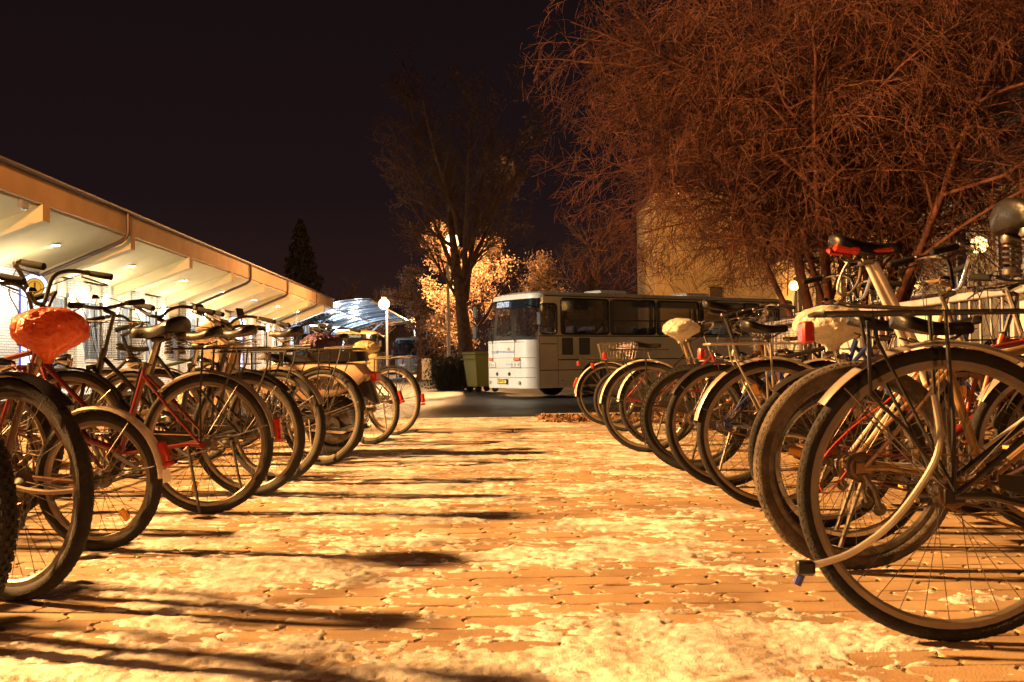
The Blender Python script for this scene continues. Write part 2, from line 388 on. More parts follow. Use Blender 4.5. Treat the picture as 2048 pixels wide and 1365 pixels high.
def snow_mat():
    m = bpy.data.materials.new('crusted_snow'); m.use_nodes = True; nt = m.node_tree; b = nt.nodes['Principled BSDF']
    g = nt.nodes.new('ShaderNodeNewGeometry'); n = nt.nodes.new('ShaderNodeTexNoise'); n.inputs['Scale'].default_value = 6; n.inputs['Detail'].default_value = 10; n.inputs['Roughness'].default_value = .78
    nt.links.new(g.outputs['Position'], n.inputs['Vector']); r = nt.nodes.new('ShaderNodeValToRGB')
    r.color_ramp.elements[0].position = .38; r.color_ramp.elements[1].position = .58; r.color_ramp.elements[0].color = (.36, .29, .22, 1); r.color_ramp.elements[1].color = (.80, .79, .76, 1)
    nb = nt.nodes.new('ShaderNodeTexNoise'); nb.inputs['Scale'].default_value = 1.3; nb.inputs['Detail'].default_value = 6; nt.links.new(g.outputs['Position'], nb.inputs['Vector'])
    mb_ = nt.nodes.new('ShaderNodeMapRange'); mb_.inputs[1].default_value = .38; mb_.inputs[2].default_value = .58; mb_.inputs[3].default_value = .62; mb_.inputs[4].default_value = 1.0; nt.links.new(nb.outputs['Fac'], mb_.inputs[0])
    sc_ = nt.nodes.new('ShaderNodeVectorMath'); sc_.operation = 'SCALE'; nt.links.new(r.outputs[0], sc_.inputs[0]); nt.links.new(mb_.outputs[0], sc_.inputs['Scale'])
    nt.links.new(n.outputs['Fac'], r.inputs[0]); nt.links.new(sc_.outputs[0], b.inputs['Base Color'])
    b.inputs['Roughness'].default_value = .55
    n2 = nt.nodes.new('ShaderNodeTexNoise'); n2.inputs['Scale'].default_value = 190; n2.inputs['Detail'].default_value = 4; nt.links.new(g.outputs['Position'], n2.inputs['Vector'])
    bp = nt.nodes.new('ShaderNodeBump'); bp.inputs['Strength'].default_value = .7; bp.inputs['Distance'].default_value = .004
    nt.links.new(n2.outputs['Fac'], bp.inputs['Height']); nt.links.new(bp.outputs[0], b.inputs['Normal'])
    return m
SNOW = snow_mat()
tag(link('snow', np_mesh('snow', P, q, SNOW)), 'thin crusted snow lying in patches on the paving between the two bicycle rows', 'snow', kind='stuff')
# ================================================================ TREES
def grow(out, p, d, L, r, lvl, par, rnd):
    rm = par.get('rmin', 0)
    n = par['seg'][lvl]; pts = [p.copy()]; rad = [r]; q = p.copy(); dd = d.copy()
    for i in range(n):
        w = par['wob'][lvl]
        dd = (dd + Vector((rnd.gauss(0, w), rnd.gauss(0, w), rnd.gauss(0, w))) + Vector((0, 0, par['trop'][lvl]))).normalized()
        q = q+dd*(L/n); pts.append(q.copy()); rad.append(max(rm, r*(1-(i+1)/n*par['taper'][lvl])))
    out[lvl].append((pts, rad))
    if lvl+1 >= len(par['seg']): return
    lo, hi = par['kids'][lvl]; k = rnd.randint(lo, hi)
    for c in range(k):
        t = par['t0'][lvl]+(1-par['t0'][lvl])*((c+rnd.random())/k); t = min(t, .999)
        i = int(t*n); f = t*n-i; bp = pts[i].lerp(pts[min(i+1, n)], f); br = rad[i]*(1-f)+rad[min(i+1, n)]*f
        bd = (pts[min(i+1, n)]-pts[i]).normalized()
        ax = bd.orthogonal().normalized(); ax.rotate(Matrix.Rotation(rnd.uniform(0, 2*PI), 3, bd))
        an = math.radians(rnd.uniform(*par['ang'][lvl])); nd = (bd*math.cos(an)+ax*math.sin(an)).normalized()
        grow(out, bp, nd, L*rnd.uniform(*par['len'][lvl])*(1-.35*t), min(br*.85, r*par['rr'][lvl]), lvl+1, par, rnd)
def tubes_np(branches, sides):
    """branches: list of (pts, rad) with one common length -> verts, quads"""
    B = len(branches); n = len(branches[0][0])
    P = np.array([[tuple(p) for p in b[0]] for b in branches]); R = np.array([b[1] for b in branches])
    T = np.gradient(P, axis=1); T /= np.linalg.norm(T, axis=2, keepdims=True)+1e-9
    ref = np.random.normal(size=(B, 1, 3)); ref = np.repeat(ref, n, 1); U_ = np.cross(T, ref); U_ /= np.linalg.norm(U_, axis=2, keepdims=True)+1e-9; W = np.cross(T, U_)
    an = np.arange(sides)*2*PI/sides
    V = P[:, :, None, :]+R[:, :, None, None]*(U_[:, :, None, :]*np.cos(an)[None, None, :, None]+W[:, :, None, :]*np.sin(an)[None, None, :, None])
    base = (np.arange(B)*n*sides)[:, None, None]; i = np.arange(n-1)[None, :, None]*sides; k = np.arange(sides)[None, None, :]; l = (k+1) % sides
    Q = np.stack([base+i+k, base+i+l, base+i+sides+l, base+i+sides+k], -1).reshape(-1, 4)
    return V.reshape(-1, 3), Q
def merge(parts):
    Vs, Qs, o = [], [], 0
    for v, q in parts: Vs.append(v); Qs.append(q+o); o += len(v)
    return np.concatenate(Vs), np.concatenate(Qs)
def bark(name, c, c2, b=.8): return mat(name, c, .85, col2=c2, vscale=6, bump=b, bscale=25)
BARK = bark('reddish_bark', (.155, .050, .028), (.05, .019, .012)); BARK2 = bark('grey_bark', (.15, .072, .042), (.05, .028, .018))
def tree(name, loc, par, rnd, stems, m, label, cat='tree', group=None, scale=1, trunk_levels=2, sides=(9, 6, 4, 3, 3, 3), z=0, prune=None):
    out = [[] for _ in par['seg']]
    for (p, d, L, r) in stems: grow(out, Vector(p), Vector(d).normalized(), L, r, 0, par, rnd)
    if prune:
        for l in range(0, len(out)): out[l] = [b for b in out[l] if not prune(b[0], l)]
    root = empty(name, loc, 0, label, cat, group)
    parts = [tubes_np(out[l], sides[l]) for l in range(len(out)) if out[l]]
    v, q = merge(parts[:trunk_levels]); link('trunk', np_mesh('trunk', v*scale, q, m), root)
    v, q = merge(parts[trunk_levels:]); link('crown', np_mesh('crown', v*scale, q, m), root)
    return root, out
# wide bare tree on the right, many stems fanning out low, drooping twigs
rnd = random.Random(11)
par = dict(rmin=.0036, seg=(9, 8, 6, 5, 4), wob=(.09, .12, .13, .14, .15, .26), trop=(.03, .0, -.045, -.09, -.11, -.05), taper=(.75, .8, .8, .8, .7, .6),
           kids=((10, 12), (8, 9), (8, 10), (6, 8)), t0=(.22, .15, .12, .1, .15), ang=((30, 60), (30, 65), (30, 65), (25, 70), (25, 65)), len=((.5, .78), (.45, .72), (.45, .7), (.42, .68), (.4, .6)), rr=(.40, .45, .5, .6, .7))
stems = []
for k in range(10):
    a = 2*PI*k/10+rnd.uniform(-.2, .2); t = rnd.uniform(.45, 1.1) if k % 3 else .15
    stems.append(((math.cos(a)*.13, math.sin(a)*.13, 0), (math.cos(a)*t, math.sin(a)*t*.8, 1), rnd.uniform(5.6, 7.0), rnd.uniform(.06, .105)))
RT_D = 16.5
tree('bare_tree', (gx(1694, RT_D), RT_D, -.12), par, rnd, stems, BARK, 'wide bare multi-stemmed tree with drooping reddish twigs behind the right-hand bicycles', prune=lambda P_, l: l > 0 and ((l > 1 and min(p.x for p in P_) < -4.95+.55*math.sin(P_[0].z*2.1+P_[0].y)+max(0, P_[0].z-4)*.16-max(0, 3-P_[0].z)*.35) or (min(p.z for p in P_) < (2.25 if l < 3 else 1.95) and (min(p.x for p in P_) < -1.1 or max(abs(p.y) for p in P_) > 1.3))))
# tall bare tree in the middle with a straight trunk, by the yellow bin
rnd = random.Random(5)
par2 = dict(rmin=.008, seg=(12, 8, 7, 6, 4), wob=(.022, .08, .12, .16, .2), trop=(.02, .075, .06, .04, .02), taper=(.82, .8, .8, .75, .6),
            kids=((7, 9), (6, 8), (6, 7), (2, 3)), t0=(.18, .15, .1, .1), ang=((35, 65), (25, 50), (25, 50), (25, 55)), len=((.36, .52), (.4, .62), (.4, .65), (.4, .6)), rr=(.24, .5, .45, .5))
T2D = 42
tree('leafless_tree', (gx(938, T2D), T2D, -.3), par2, rnd, [((0, 0, 0), (-.03, 0, 1), 8.6, .37)]+[((-.11-.02*k_, 0, 3.6+.38*k_), (math.cos(k_*2.4)*t_, math.sin(k_*2.4)*t_, 1), L_, .13) for k_, (t_, L_) in enumerate(((.10, 7.8), (.75, 5.8), (.50, 6.4), (1.0, 5.2), (.35, 7.0), (.85, 5.6), (1.2, 4.8), (.6, 5.8)))], BARK2, 'tall leafless tree with thick trunk beside the yellow bin left of the white bus', sides=(10, 6, 4, 3, 3), prune=lambda P_, l: P_[0].z > 1 and any((p.x+.66)**2+(p.z-6.27)**2 < .30**2 for p in P_))
# leaf sprays
def leaves(name, parent, m, pts, size, rs, stuff=False):
    n = len(pts); rng = np.random.RandomState(rs); P = np.array(pts)
    a = rng.normal(size=(n, 3)); a /= np.linalg.norm(a, axis=1, keepdims=True); b = np.cross(a, rng.normal(size=(n, 3))); b /= np.linalg.norm(b, axis=1, keepdims=True)
    s = size*rng.uniform(.6, 1.4, (n, 1)); c = P
    V = np.stack([c-a*s, c+b*s*.45+a*s*.1, c+a*s, c-b*s*.45+a*s*.1], 1).reshape(-1, 3); Q = np.arange(n*4).reshape(n, 4)
    return link(name, np_mesh(name, V, Q, m, False), parent)
LEAF = mat('dry_leaf', (.40, .25, .15), .75, var=.6, vscale=2)
def leafy_tree(loc, H, R, seed, n, label, size=.10, asp=1.0, z0=.15, m=None):
    rnd = random.Random(seed)
    p3 = dict(seg=(8, 6, 5, 4), wob=(.08, .13, .18, .2), trop=(.03, .05, .03, .0), taper=(.8, .8, .8, .6), kids=((12, 14), (6, 8), (5, 7)), t0=(.15, .15, .1), ang=((35, 70), (30, 60), (30, 60)), len=((.35, .6), (.4, .65), (.4, .6)), rr=(.4, .5, .6))
    root, out = tree('leafy_tree', loc, p3, rnd, [((0, 0, 0), (0, 0, 1), H, .22)], BARK2, label, sides=(8, 5, 3, 3))
    tips = [b[0][-1] for b in out[3]]+[b[0][2] for b in out[3]]+[b[0][-1] for b in out[2]]
    pts = [tuple(t+Vector((rnd.gauss(0, .16), rnd.gauss(0, .16), rnd.gauss(0, .16)))) for t in (rnd.choice(tips) for _ in range(n))]
    leaves('foliage', root, m or LEAF, pts, size, seed)
    return root
leafy_tree((gx(925, 52), 52, -.35), 6.8, 3, 21, 26000, 'lower tree still holding dry leaves lit orange by the lamp behind the tall trunk', size=.062)
leafy_tree((gx(838, 72), 72, -.35), 6.0, 3, 22, 11000, 'dry-leaved tree standing left of the tall trunk beside the far lamp', size=.07)
leafy_tree((gx(1050, 56), 56, -.35), 5.6, 3, 24, 12000, 'dry-leaved tree showing over the roof of the white bus front', size=.07)
# dark bush under the trunk
rnd = random.Random(9)
bm_ = []
for k in range(900):
    a = rnd.uniform(0, 2*PI); r = rnd.uniform(0, .55); t = rnd.uniform(.1, .55)
    bm_.append(([Vector((math.cos(a)*(r+t*s_*1.1), math.sin(a)*(r+t*s_*1.1), s_*rnd.uniform(.9, 1.0)*1.45*(1-t*.35))) for s_ in (0, .35, .7, 1)], [.008, .006, .005, .003]))
v, q = tubes_np(bm_, 3)
bush = empty('bush', (gx(900, 41), 41, -.35), 0, 'dark round twiggy bush at the foot of the tall leafless tree', 'bush')
link('twigs', np_mesh('twigs', v, q, mat('bush_twig', (.05, .042, .028), .9)), bush)
pts = [(rnd.gauss(0, .52), rnd.gauss(0, .5), rnd.uniform(.05, 1.35)) for _ in range(2600)]
leaves('foliage', bush, mat('bush_leaf', (.045, .05, .025), .8, var=.4, vscale=3), pts, .05, 4)
# conifer behind the station roof
def conifer(px, d, H, R, seed, label):
    rng = np.random.RandomState(seed); root = empty('conifer', (gx(px, d), d, -.35), 0, label, 'tree')
    MB().tube([(0, 0, 0), (0, 0, H*.97)], [.22, .02], 8).obj('trunk', BARK2, root)
    V = []
    nb = 420
    for k in range(nb):
        t = (k+rng.rand())/nb; z = H*(.08+.9*t); rad = R*(1-t)**.85*rng.uniform(.7, 1.1)+.08; a = k*2.4+rng.rand()
        m_ = int(14+30*(1-t)); s = np.linspace(.12, 1, m_)
        x = np.cos(a)*rad*s; y_ = np.sin(a)*rad*s; zz = z-.35*rad*s**1.5+.10*rad*s**4
        c = np.stack([x, y_, zz], 1)+rng.normal(0, .05, (m_, 3)); V.append(c)
    P_ = np.concatenate(V)
    leaves('needles', root, mat('conifer_needle', (.030, .022, .014), .85, var=.4, vscale=1), np.repeat(P_, 2, 0)+np.random.RandomState(1).normal(0, .07, (len(P_)*2, 3)), .16, seed)
conifer(603, 80, 12.6, 3.5, 3, 'dark pointed conifer rising behind the far end of the station roof')
# background bare trees
rnd = random.Random(31)
par4 = dict(seg=(8, 6, 5, 4), wob=(.05, .1, .14, .2), trop=(.02, .06, .04, .02), taper=(.8, .8, .8, .6), kids=((15, 17), (9, 11), (7, 9)), t0=(.2, .1, .1), ang=((30, 60), (25, 55), (25, 60)), len=((.35, .55), (.4, .6), (.4, .6)), rr=(.4, .5, .6))
for px, d, H, s_, lb in ((735, 105, 9, 1.0, 'bare tree far beyond the canopy left of the far lamp'), (690, 112, 10.5, 4.0, 'bare tree far behind the end of the station roof'), (800, 118, 8.5, 2.4, 'bare tree far behind the second street lamp'),
                       (1180, 60, 10, .8, 'bare tree behind the bus roof close to the yellow building'), (1010, 74, 12.0, 5.0, 'thin bare tree standing between the leafless tree and the bus roof')):
    tree('background_tree', (gx(px, d), d, -.35), par4, rnd, [((0, 0, 0), (.03, 0, 1), H*.85, .2)], BARK2, lb, group='bare trees beyond the bus station', sides=(6, 4, 3, 3))
# leaf litter bed beside the road
rng = np.random.RandomState(5); n = 5200
lx = rng.uniform(.3, 6.5, n); ly = rng.uniform(11.35, 13.0, n); ok = ly > 11.3+.55*np.maximum(0, 1.4-lx)+.1*np.sin(lx*9)
lx, ly = lx[ok], ly[ok]; lz = .012+.05*np.exp(-((ly-12.3)/.6)**2)*rng.rand(len(lx))
lit = leaves('leaf_litter', None, mat('rotten_leaf', (.17, .085, .035), .8, var=.7, vscale=5), np.stack([lx, ly, lz], 1), .034, 6)
tag(lit, 'brown leaf litter heaped at the edge of the paving beside the road', 'leaf litter', kind='stuff')
# ================================================================ STATION BUILDING (left)
TH = .0254
Rz = Matrix.Rotation(TH, 3, 'Z')
def bw(x, y, z=0): return Rz @ Vector((x, y, z))
SX, SY = -10.6, 15.0
station = empty('station_building', bw(SX, SY, 0), TH, 'long low bus station building with sloping lit canopy soffit and white brick wall', 'building')
plaster = mat('ochre_plaster', (.50, .32, .18), .85, var=.16, vscale=.6, bump=.15, bscale=40)
cream = mat('cream_soffit', (.62, .51, .30), .8, var=.10, vscale=.5)
Y0, Y1 = -6.0, 56.6
ZE, ZF, ZB, XW, ZW = 5.26, 4.65, 4.25, -2.7, 3.60
def sof(x): return ZF+(ZW-ZF)*(x/XW)
MB().bbox(-.14, 0, Y0, Y1, ZF, ZE).obj('fascia', plaster, station, False)
s = MB(); s.add([(-.14, Y0, sof(-.14)), (-.14, Y1, sof(-.14)), (XW, Y1, ZW), (XW, Y0, ZW), (-.14, Y0, sof(-.14)+.2), (-.14, Y1, sof(-.14)+.2), (XW, Y1, ZW+.2), (XW, Y0, ZW+.2)],
              [(0, 1, 2, 3), (4, 7, 6, 5), (0, 4, 5, 1), (1, 5, 6, 2), (2, 6, 7, 3), (3, 7, 4, 0)]); s.obj('soffit', cream, station, False)
roofm = mat('dark_roofing', (.06, .045, .04), .8, var=.3, vscale=2)
s = MB(); s.add([(-.15, Y0, ZE+.02), (-.15, Y1, ZE+.02), (-9, Y1, ZE+1.2), (-9, Y0, ZE+1.2), (-.15, Y0, ZE-.1), (-.15, Y1, ZE-.1), (-9, Y1, 3.9), (-9, Y0, 3.9)],
              [(0, 3, 2, 1), (0, 1, 5, 4), (1, 2, 6, 5), (2, 3, 7, 6), (3, 0, 4, 7), (4, 5, 6, 7)]); s.obj('roof', roofm, station, False)
gut = mat('brown_gutter', (.13, .075, .05), .45, .4, var=.3, vscale=5)
for k in range(16):
    a = Y0+k*3.9; b = min(a+3.88, Y1+.4)
    g = MB(); g.ring([(.085*1, 0), (.085, b-a), (.07, b-a), (.07, 0)], 10, 'Y', (.085, a, ZE+.05), True, PI, 2*PI); g.obj('gutter', gut, station)
MB().bbox(-.16, .02, Y0, Y1+.35, ZE+.055, ZE+.085).obj('roof_edge', gut, station, False)
for i, Yb in enumerate(np.arange(12.82, 71.0, 6.08)):
    y = Yb-SY; b = MB()
    sec = [(-.02, ZF), (XW, ZW), (XW, ZW-.30), (0, ZB)]
    b.add([(x, y-.2, z) for x, z in [(0, ZF+.0), (XW, ZW), (XW, ZW-.33), (0, ZB)]]+[(x, y+.2, z) for x, z in [(0, ZF), (XW, ZW), (XW, ZW-.33), (0, ZB)]],
          [(0, 1, 2, 3), (7, 6, 5, 4), (0, 4, 5, 1), (1, 5, 6, 2), (2, 6, 7, 3), (3, 7, 4, 0)])
    me = b.mesh('beam', cream, False); me.materials.append(plaster); me.polygons[5].material_index = 1
    link('beam', me, station)
pipe = mat('brown_pipe', (.10, .065, .05), .4, .5)
for Yp in (18.6, 30.35, 46.1, 54.8, 64.4):
    y = Yp-SY
    MB().tube([(.09, y, ZE-.02), (.09, y, ZF+.05), (.05, y, ZF-.12), (-.1, y, ZF-.24), (XW+.1, y, ZW-.10-.14)], .06, 8).obj('downpipe', pipe, station)
def brick_mat():
    m = bpy.data.materials.new('white_brick'); m.use_nodes = True; nt = m.node_tree; b = nt.nodes['Principled BSDF']
    t = nt.nodes.new('ShaderNodeTexCoord'); sp = nt.nodes.new('ShaderNodeSeparateXYZ'); cb = nt.nodes.new('ShaderNodeCombineXYZ')
    ad = nt.nodes.new('ShaderNodeMath'); nt.links.new(t.outputs['Object'], sp.inputs[0]); nt.links.new(sp.outputs['X'], ad.inputs[0]); nt.links.new(sp.outputs['Y'], ad.inputs[1])
    nt.links.new(ad.outputs[0], cb.inputs[0]); nt.links.new(sp.outputs['Z'], cb.inputs[1])
    k = nt.nodes.new('ShaderNodeTexBrick'); k.inputs['Scale'].default_value = 1; k.inputs['Brick Width'].default_value = .26; k.inputs['Row Height'].default_value = .077; k.inputs['Mortar Size'].default_value = .007; k.inputs['Mortar Smooth'].default_value = .1
    k.inputs['Color1'].default_value = (.66, .64, .60, 1); k.inputs['Color2'].default_value = (.58, .56, .52, 1); k.inputs['Mortar'].default_value = (.10, .09, .08, 1)
    nt.links.new(cb.outputs[0], k.inputs['Vector']); nt.links.new(k.outputs['Color'], b.inputs['Base Color'])
    bp = nt.nodes.new('ShaderNodeBump'); bp.invert = True; bp.inputs['Strength'].default_value = .8; bp.inputs['Distance'].default_value = .01
    nt.links.new(k.outputs['Fac'], bp.inputs['Height']); nt.links.new(bp.outputs[0], b.inputs['Normal']); b.inputs['Roughness'].default_value = .7
    return m
BRK = brick_mat()
winf = mat('grey_window_frame', (.42, .44, .46), .5); panel = mat('cream_panel', (.62, .55, .42), .8)
pane = mat('bluish_pane', (.10, .13, .17), .08, spec=.8, emit=(.75, .85, 1.0), estr=.05)
doorm = mat('grey_blue_door', (.30, .34, .42), .45)
XB = XW-.35                                              # recessed bays lie behind the pilasters
MB().bbox(XW-.3, XW, Y0, 15.6, 0, ZW).obj('brick_wall', BRK, station, False)
MB().bbox(XW-.9, XB-.12, Y0, Y1, 0, ZW+.1).obj('inner_wall', panel, station, False)
MB().bbox(XB-.1, XB+.02, 15.6, Y1, 3.02, ZW).obj('lintel', panel, station, False)
MB().bbox(XW-9, XW-.9, Y0, Y1, 0, ZW+.25).obj('rear_block', panel, station, False)
yb = 15.6; k = 0
while yb < Y1-1:
    if k > 0: MB().bbox(XW-.3, XW, yb, yb+.62, 0, ZW).obj('pilaster', BRK, station, False)
    a, b = yb+.62, yb+3.04
    pn = MB(); pn.bbox(XB-.1, XB, a, b, 0, .85 if k % 3 else .05); pn.bbox(XB-.1, XB, a, a+.45, .85, 3.02); pn.obj('wall_panel', panel if k % 2 else BRK, station, False)
    y0_, y1_ = a+.5, b-.12
    z0 = .9 if k % 3 else .08
    f = MB(); w = .06
    for (p, q_, r_, t_) in ((y0_, y1_, z0, z0+w), (y0_, y1_, 2.94, 3.0), (y0_, y0_+w, z0+w, 2.94), (y1_-w, y1_, z0+w, 2.94), ((y0_+y1_)/2-.03, (y0_+y1_)/2+.03, z0+w, 2.94), (y0_+w, y1_-w, 2.3, 2.36)):
        f.bbox(XB-.09, XB-.01, p, q_, r_, t_)
    fo = f.obj('window' if k % 3 else 'door', winf if k % 3 else doorm, station, False)
    MB().bbox(XB-.06, XB-.05, y0_, y1_, z0, 2.97).obj('pane', pane, fo, False)
    yb += 3.04; k += 1
# ceiling downlights, wall lamps
DL = emis('downlight_glow', (1, .97, .90), 400); WL = emis('wall_lamp_glow', (1, .93, .74), 26)
for n_, Yd in enumerate(np.arange(16.5, 66, 6.08)):
    y = Yd-SY+.0; x = -1.3; z = sof(x)
    fx = MB().ring([(.02, .0), (.13, .0), (.13, -.03), (.09, -.035)], 14, 'Z', (x, y, z), False).obj('downlight_ring', winf, station)
    MB().prism([(.095*math.cos(t), .095*math.sin(t)) for t in np.linspace(0, 2*PI, 13)[:-1]], -.035, -.022).obj('lens', DL, fx, False, loc=(x, y, z-.004))
    if n_ < 9: lamp('downlight', 'SPOT', bw(SX, SY)+Rz @ Vector((x, y, z-.06)), 800, (1, .93, .78), .08, (0, 0, 0), spot=150, blend=.6)
for Yw in (32.9-9.3, 32.9-5.0, 32.9, 35.7, 38.9, 42.1, 48.0, 56.0, 62.0):
    y = Yw-SY
    br = MB().bbox(XW-.02, XW+.09, y-.05, y+.05, 2.95, 3.1).obj('wall_lamp', winf, station, False)
    MB().ring([(.001, 0), (.055, 0), (.075, .42), (.001, .42)], 12, 'Z', (XW+.17, y, 2.78), False).obj('lamp_glass', WL, br)
    if Yw < 70: lamp('wall_lamp_light', 'POINT', bw(SX, SY)+Rz @ Vector((XW+.6, y, 2.9)), 120, (1, .86, .55), .12)
slab = MB()
for k in range(22): slab.rbox((-1.7, Y0+1.5+k*3, -.03), (4.2, 2.985, .12), .008)
ps = slab.obj('platform_slab', mat('light_paving', (.45, .42, .37), .8, var=.25, vscale=2), None, False); ps.location = bw(SX, SY); ps.rotation_euler = (0, 0, TH); ps['kind'] = 'structure'
# ---------------------------------------------------------------- platform signs
whit = emis('sign_panel_light', (.93, .95, 1), 1.7); blue = mat('blue_sign_edge', (.03, .06, .42), .4, emit=(.05, .1, 1), estr=.35); yel = emis('yellow_disc', (1, .50, .05), .8)
brn = mat('brown_print', (.12, .04, .02), .6); post = mat('grey_post', (.3, .3, .32), .5, .5)
def sign(px, d, txt, rz, lab):
    r = empty('platform_sign', (gx(px, d), d, 0), rz, lab, 'sign', 'numbered platform signs')
    W = .34; pts = [(W, .5), (W, 2.8)]+[(W*math.cos(a), 2.8+W*math.sin(a)) for a in np.linspace(0, PI, 15)[1:-1]]+[(-W, 2.8), (-W, .5)]
    MB().prism(pts, -.09, .09, 'Y').obj('body', blue, r, False)
    MB().prism([(x*.93, .52+(z-.5)*.985) for x, z in pts], -.1, -.092, 'Y').obj('face', whit, r, False)
    MB().prism([(.235*math.cos(a), .235*math.sin(a)+2.78) for a in np.linspace(0, 2*PI, 25)[:-1]], -.106, -.101, 'Y').obj('disc_border', brn, r, False)
    MB().prism([(.215*math.cos(a), .215*math.sin(a)+2.78) for a in np.linspace(0, 2*PI, 25)[:-1]], -.110, -.107, 'Y').obj('disc', yel, r, False)
    MB().ring([(.155, 0), (.155, .002), (.143, .002), (.143, 0)], 24, 'Y', (0, -.114, 2.78)).obj('disc_ring', brn, r)
    text_obj('numeral', txt, .30, brn, r, Matrix.Translation((0, -.116, 2.78)) @ Matrix.Rotation(PI/2, 4, 'X'), .002, 0, .008)
    for zz, hh in ((2.02, .006), (1.55, .005), (1.46, .005), (1.37, .005), (1.1, .012)): MB().bbox(-.28, .28, -.106, -.101, zz, zz+hh).obj('rule_line', brn, r, False)
    MB().bbox(-.3, .3, -.08, .08, 0, .5).obj('base', post, r, False)
sign(67.5, 26.2, '1', .62, 'glowing round-topped platform sign with number 1 near the white brick wall')
sign(471, 49.5, '2', .22, 'glowing round-topped platform sign with number 2 further down the platform')
# clock display
ck = empty('clock_display', (gx(593, 60), 60, 2.3), 0, 'blue digital clock board reading 21:51 hanging at the canopy end', 'clock')
MB().rbox((0, 0, .52), (1.5, .2, .54), .02).obj('housing', mat('blue_housing', (.02, .05, .16), .4), ck, False)
seg = emis('clock_digits', (.75, .80, .35), 1.1)
for i, t_ in enumerate(('2', '1', ':', '5', '1')): text_obj('digit', t_, .46, seg, ck, Matrix.Translation((-.42+(0, .27, .43, .62, .90)[i]*1.12-.02, -.11, .52)) @ Matrix.Rotation(PI/2, 4, 'X'), .003)
MB().tube([(0, 0, .79), (0, 0, 1.6)], .03, 6).obj('hanger', post, ck)
# ================================================================ BARREL-ROOFED PLATFORM CANOPY
can = empty('platform_canopy', bw(-12.3, 73, -.35), TH, 'curved translucent platform canopy lit white from beneath beyond the station', 'canopy')
cs = mat('canopy_steel', (.35, .38, .43), .4, .5); poly_ = glassy('canopy_sheet', (.30, .38, .50), .72, .25)
def arcz(t): return (-4.1+8.2*t, 3.35+2.35*math.sin(t*PI*.5)**.9)
N_ = 9; Ls = 42.
for k in range(N_+1):
    y = Ls*k/N_; p = [(arcz(t)[0], y, arcz(t)[1]) for t in np.linspace(0, 1, 13)]
    MB().tube(p, .075, 6).obj('rib', cs, can)
    if k < N_:
        s = MB(); P_ = [(arcz(t)[0], arcz(t)[1]+.09) for t in np.linspace(0, 1, 13)]
        s.add([(x, y+.05, z) for x, z in P_]+[(x, y+Ls/N_-.05, z) for x, z in P_]+[(x, y+.05, z+.012) for x, z in P_]+[(x, y+Ls/N_-.05, z+.012) for x, z in P_],
              [(i, i+1, i+14, i+13) for i in range(12)]+[(i+26, i+39, i+40, i+27) for i in range(12)]); s.obj('roof_sheet', poly_, can)
    if k % 3 == 0:
        MB().tube([(.2, y, 0), (.2, y, 3.7)], .09, 8).obj('column', cs, can)
        MB().tube([(.2, y, 3.6), (-1.9, y, 4.6)], .05, 6).obj('brace', cs, can); MB().tube([(.2, y, 3.6), (2.2, y, 5.3)], .05, 6).obj('brace', cs, can)
for t in (0, .3, .6, 1): MB().tube([(arcz(t)[0], 0, arcz(t)[1]-.02), (arcz(t)[0], Ls, arcz(t)[1]-.02)], .06 if t < 1 else .10, 6).obj('purlin', cs if t < 1 else gut, can)
TB = emis('tube_glow', (.86, .93, 1), 26)
for k in range(7):
    y = 1.5+k*6; f = MB().bbox(-.5, .9, y-.08, y+.08, 4.02, 4.1).obj('light_fitting', cs, can, False)
    MB().tube([(-.42, y, 3.96), (.82, y, 3.96)], .045, 8).obj('light_tube', TB, f)
    if k in (0, 2, 4): lamp('canopy_light', 'POINT', bw(-12.1, 73+y, 3.05), 1500, (.80, .90, 1), .3)
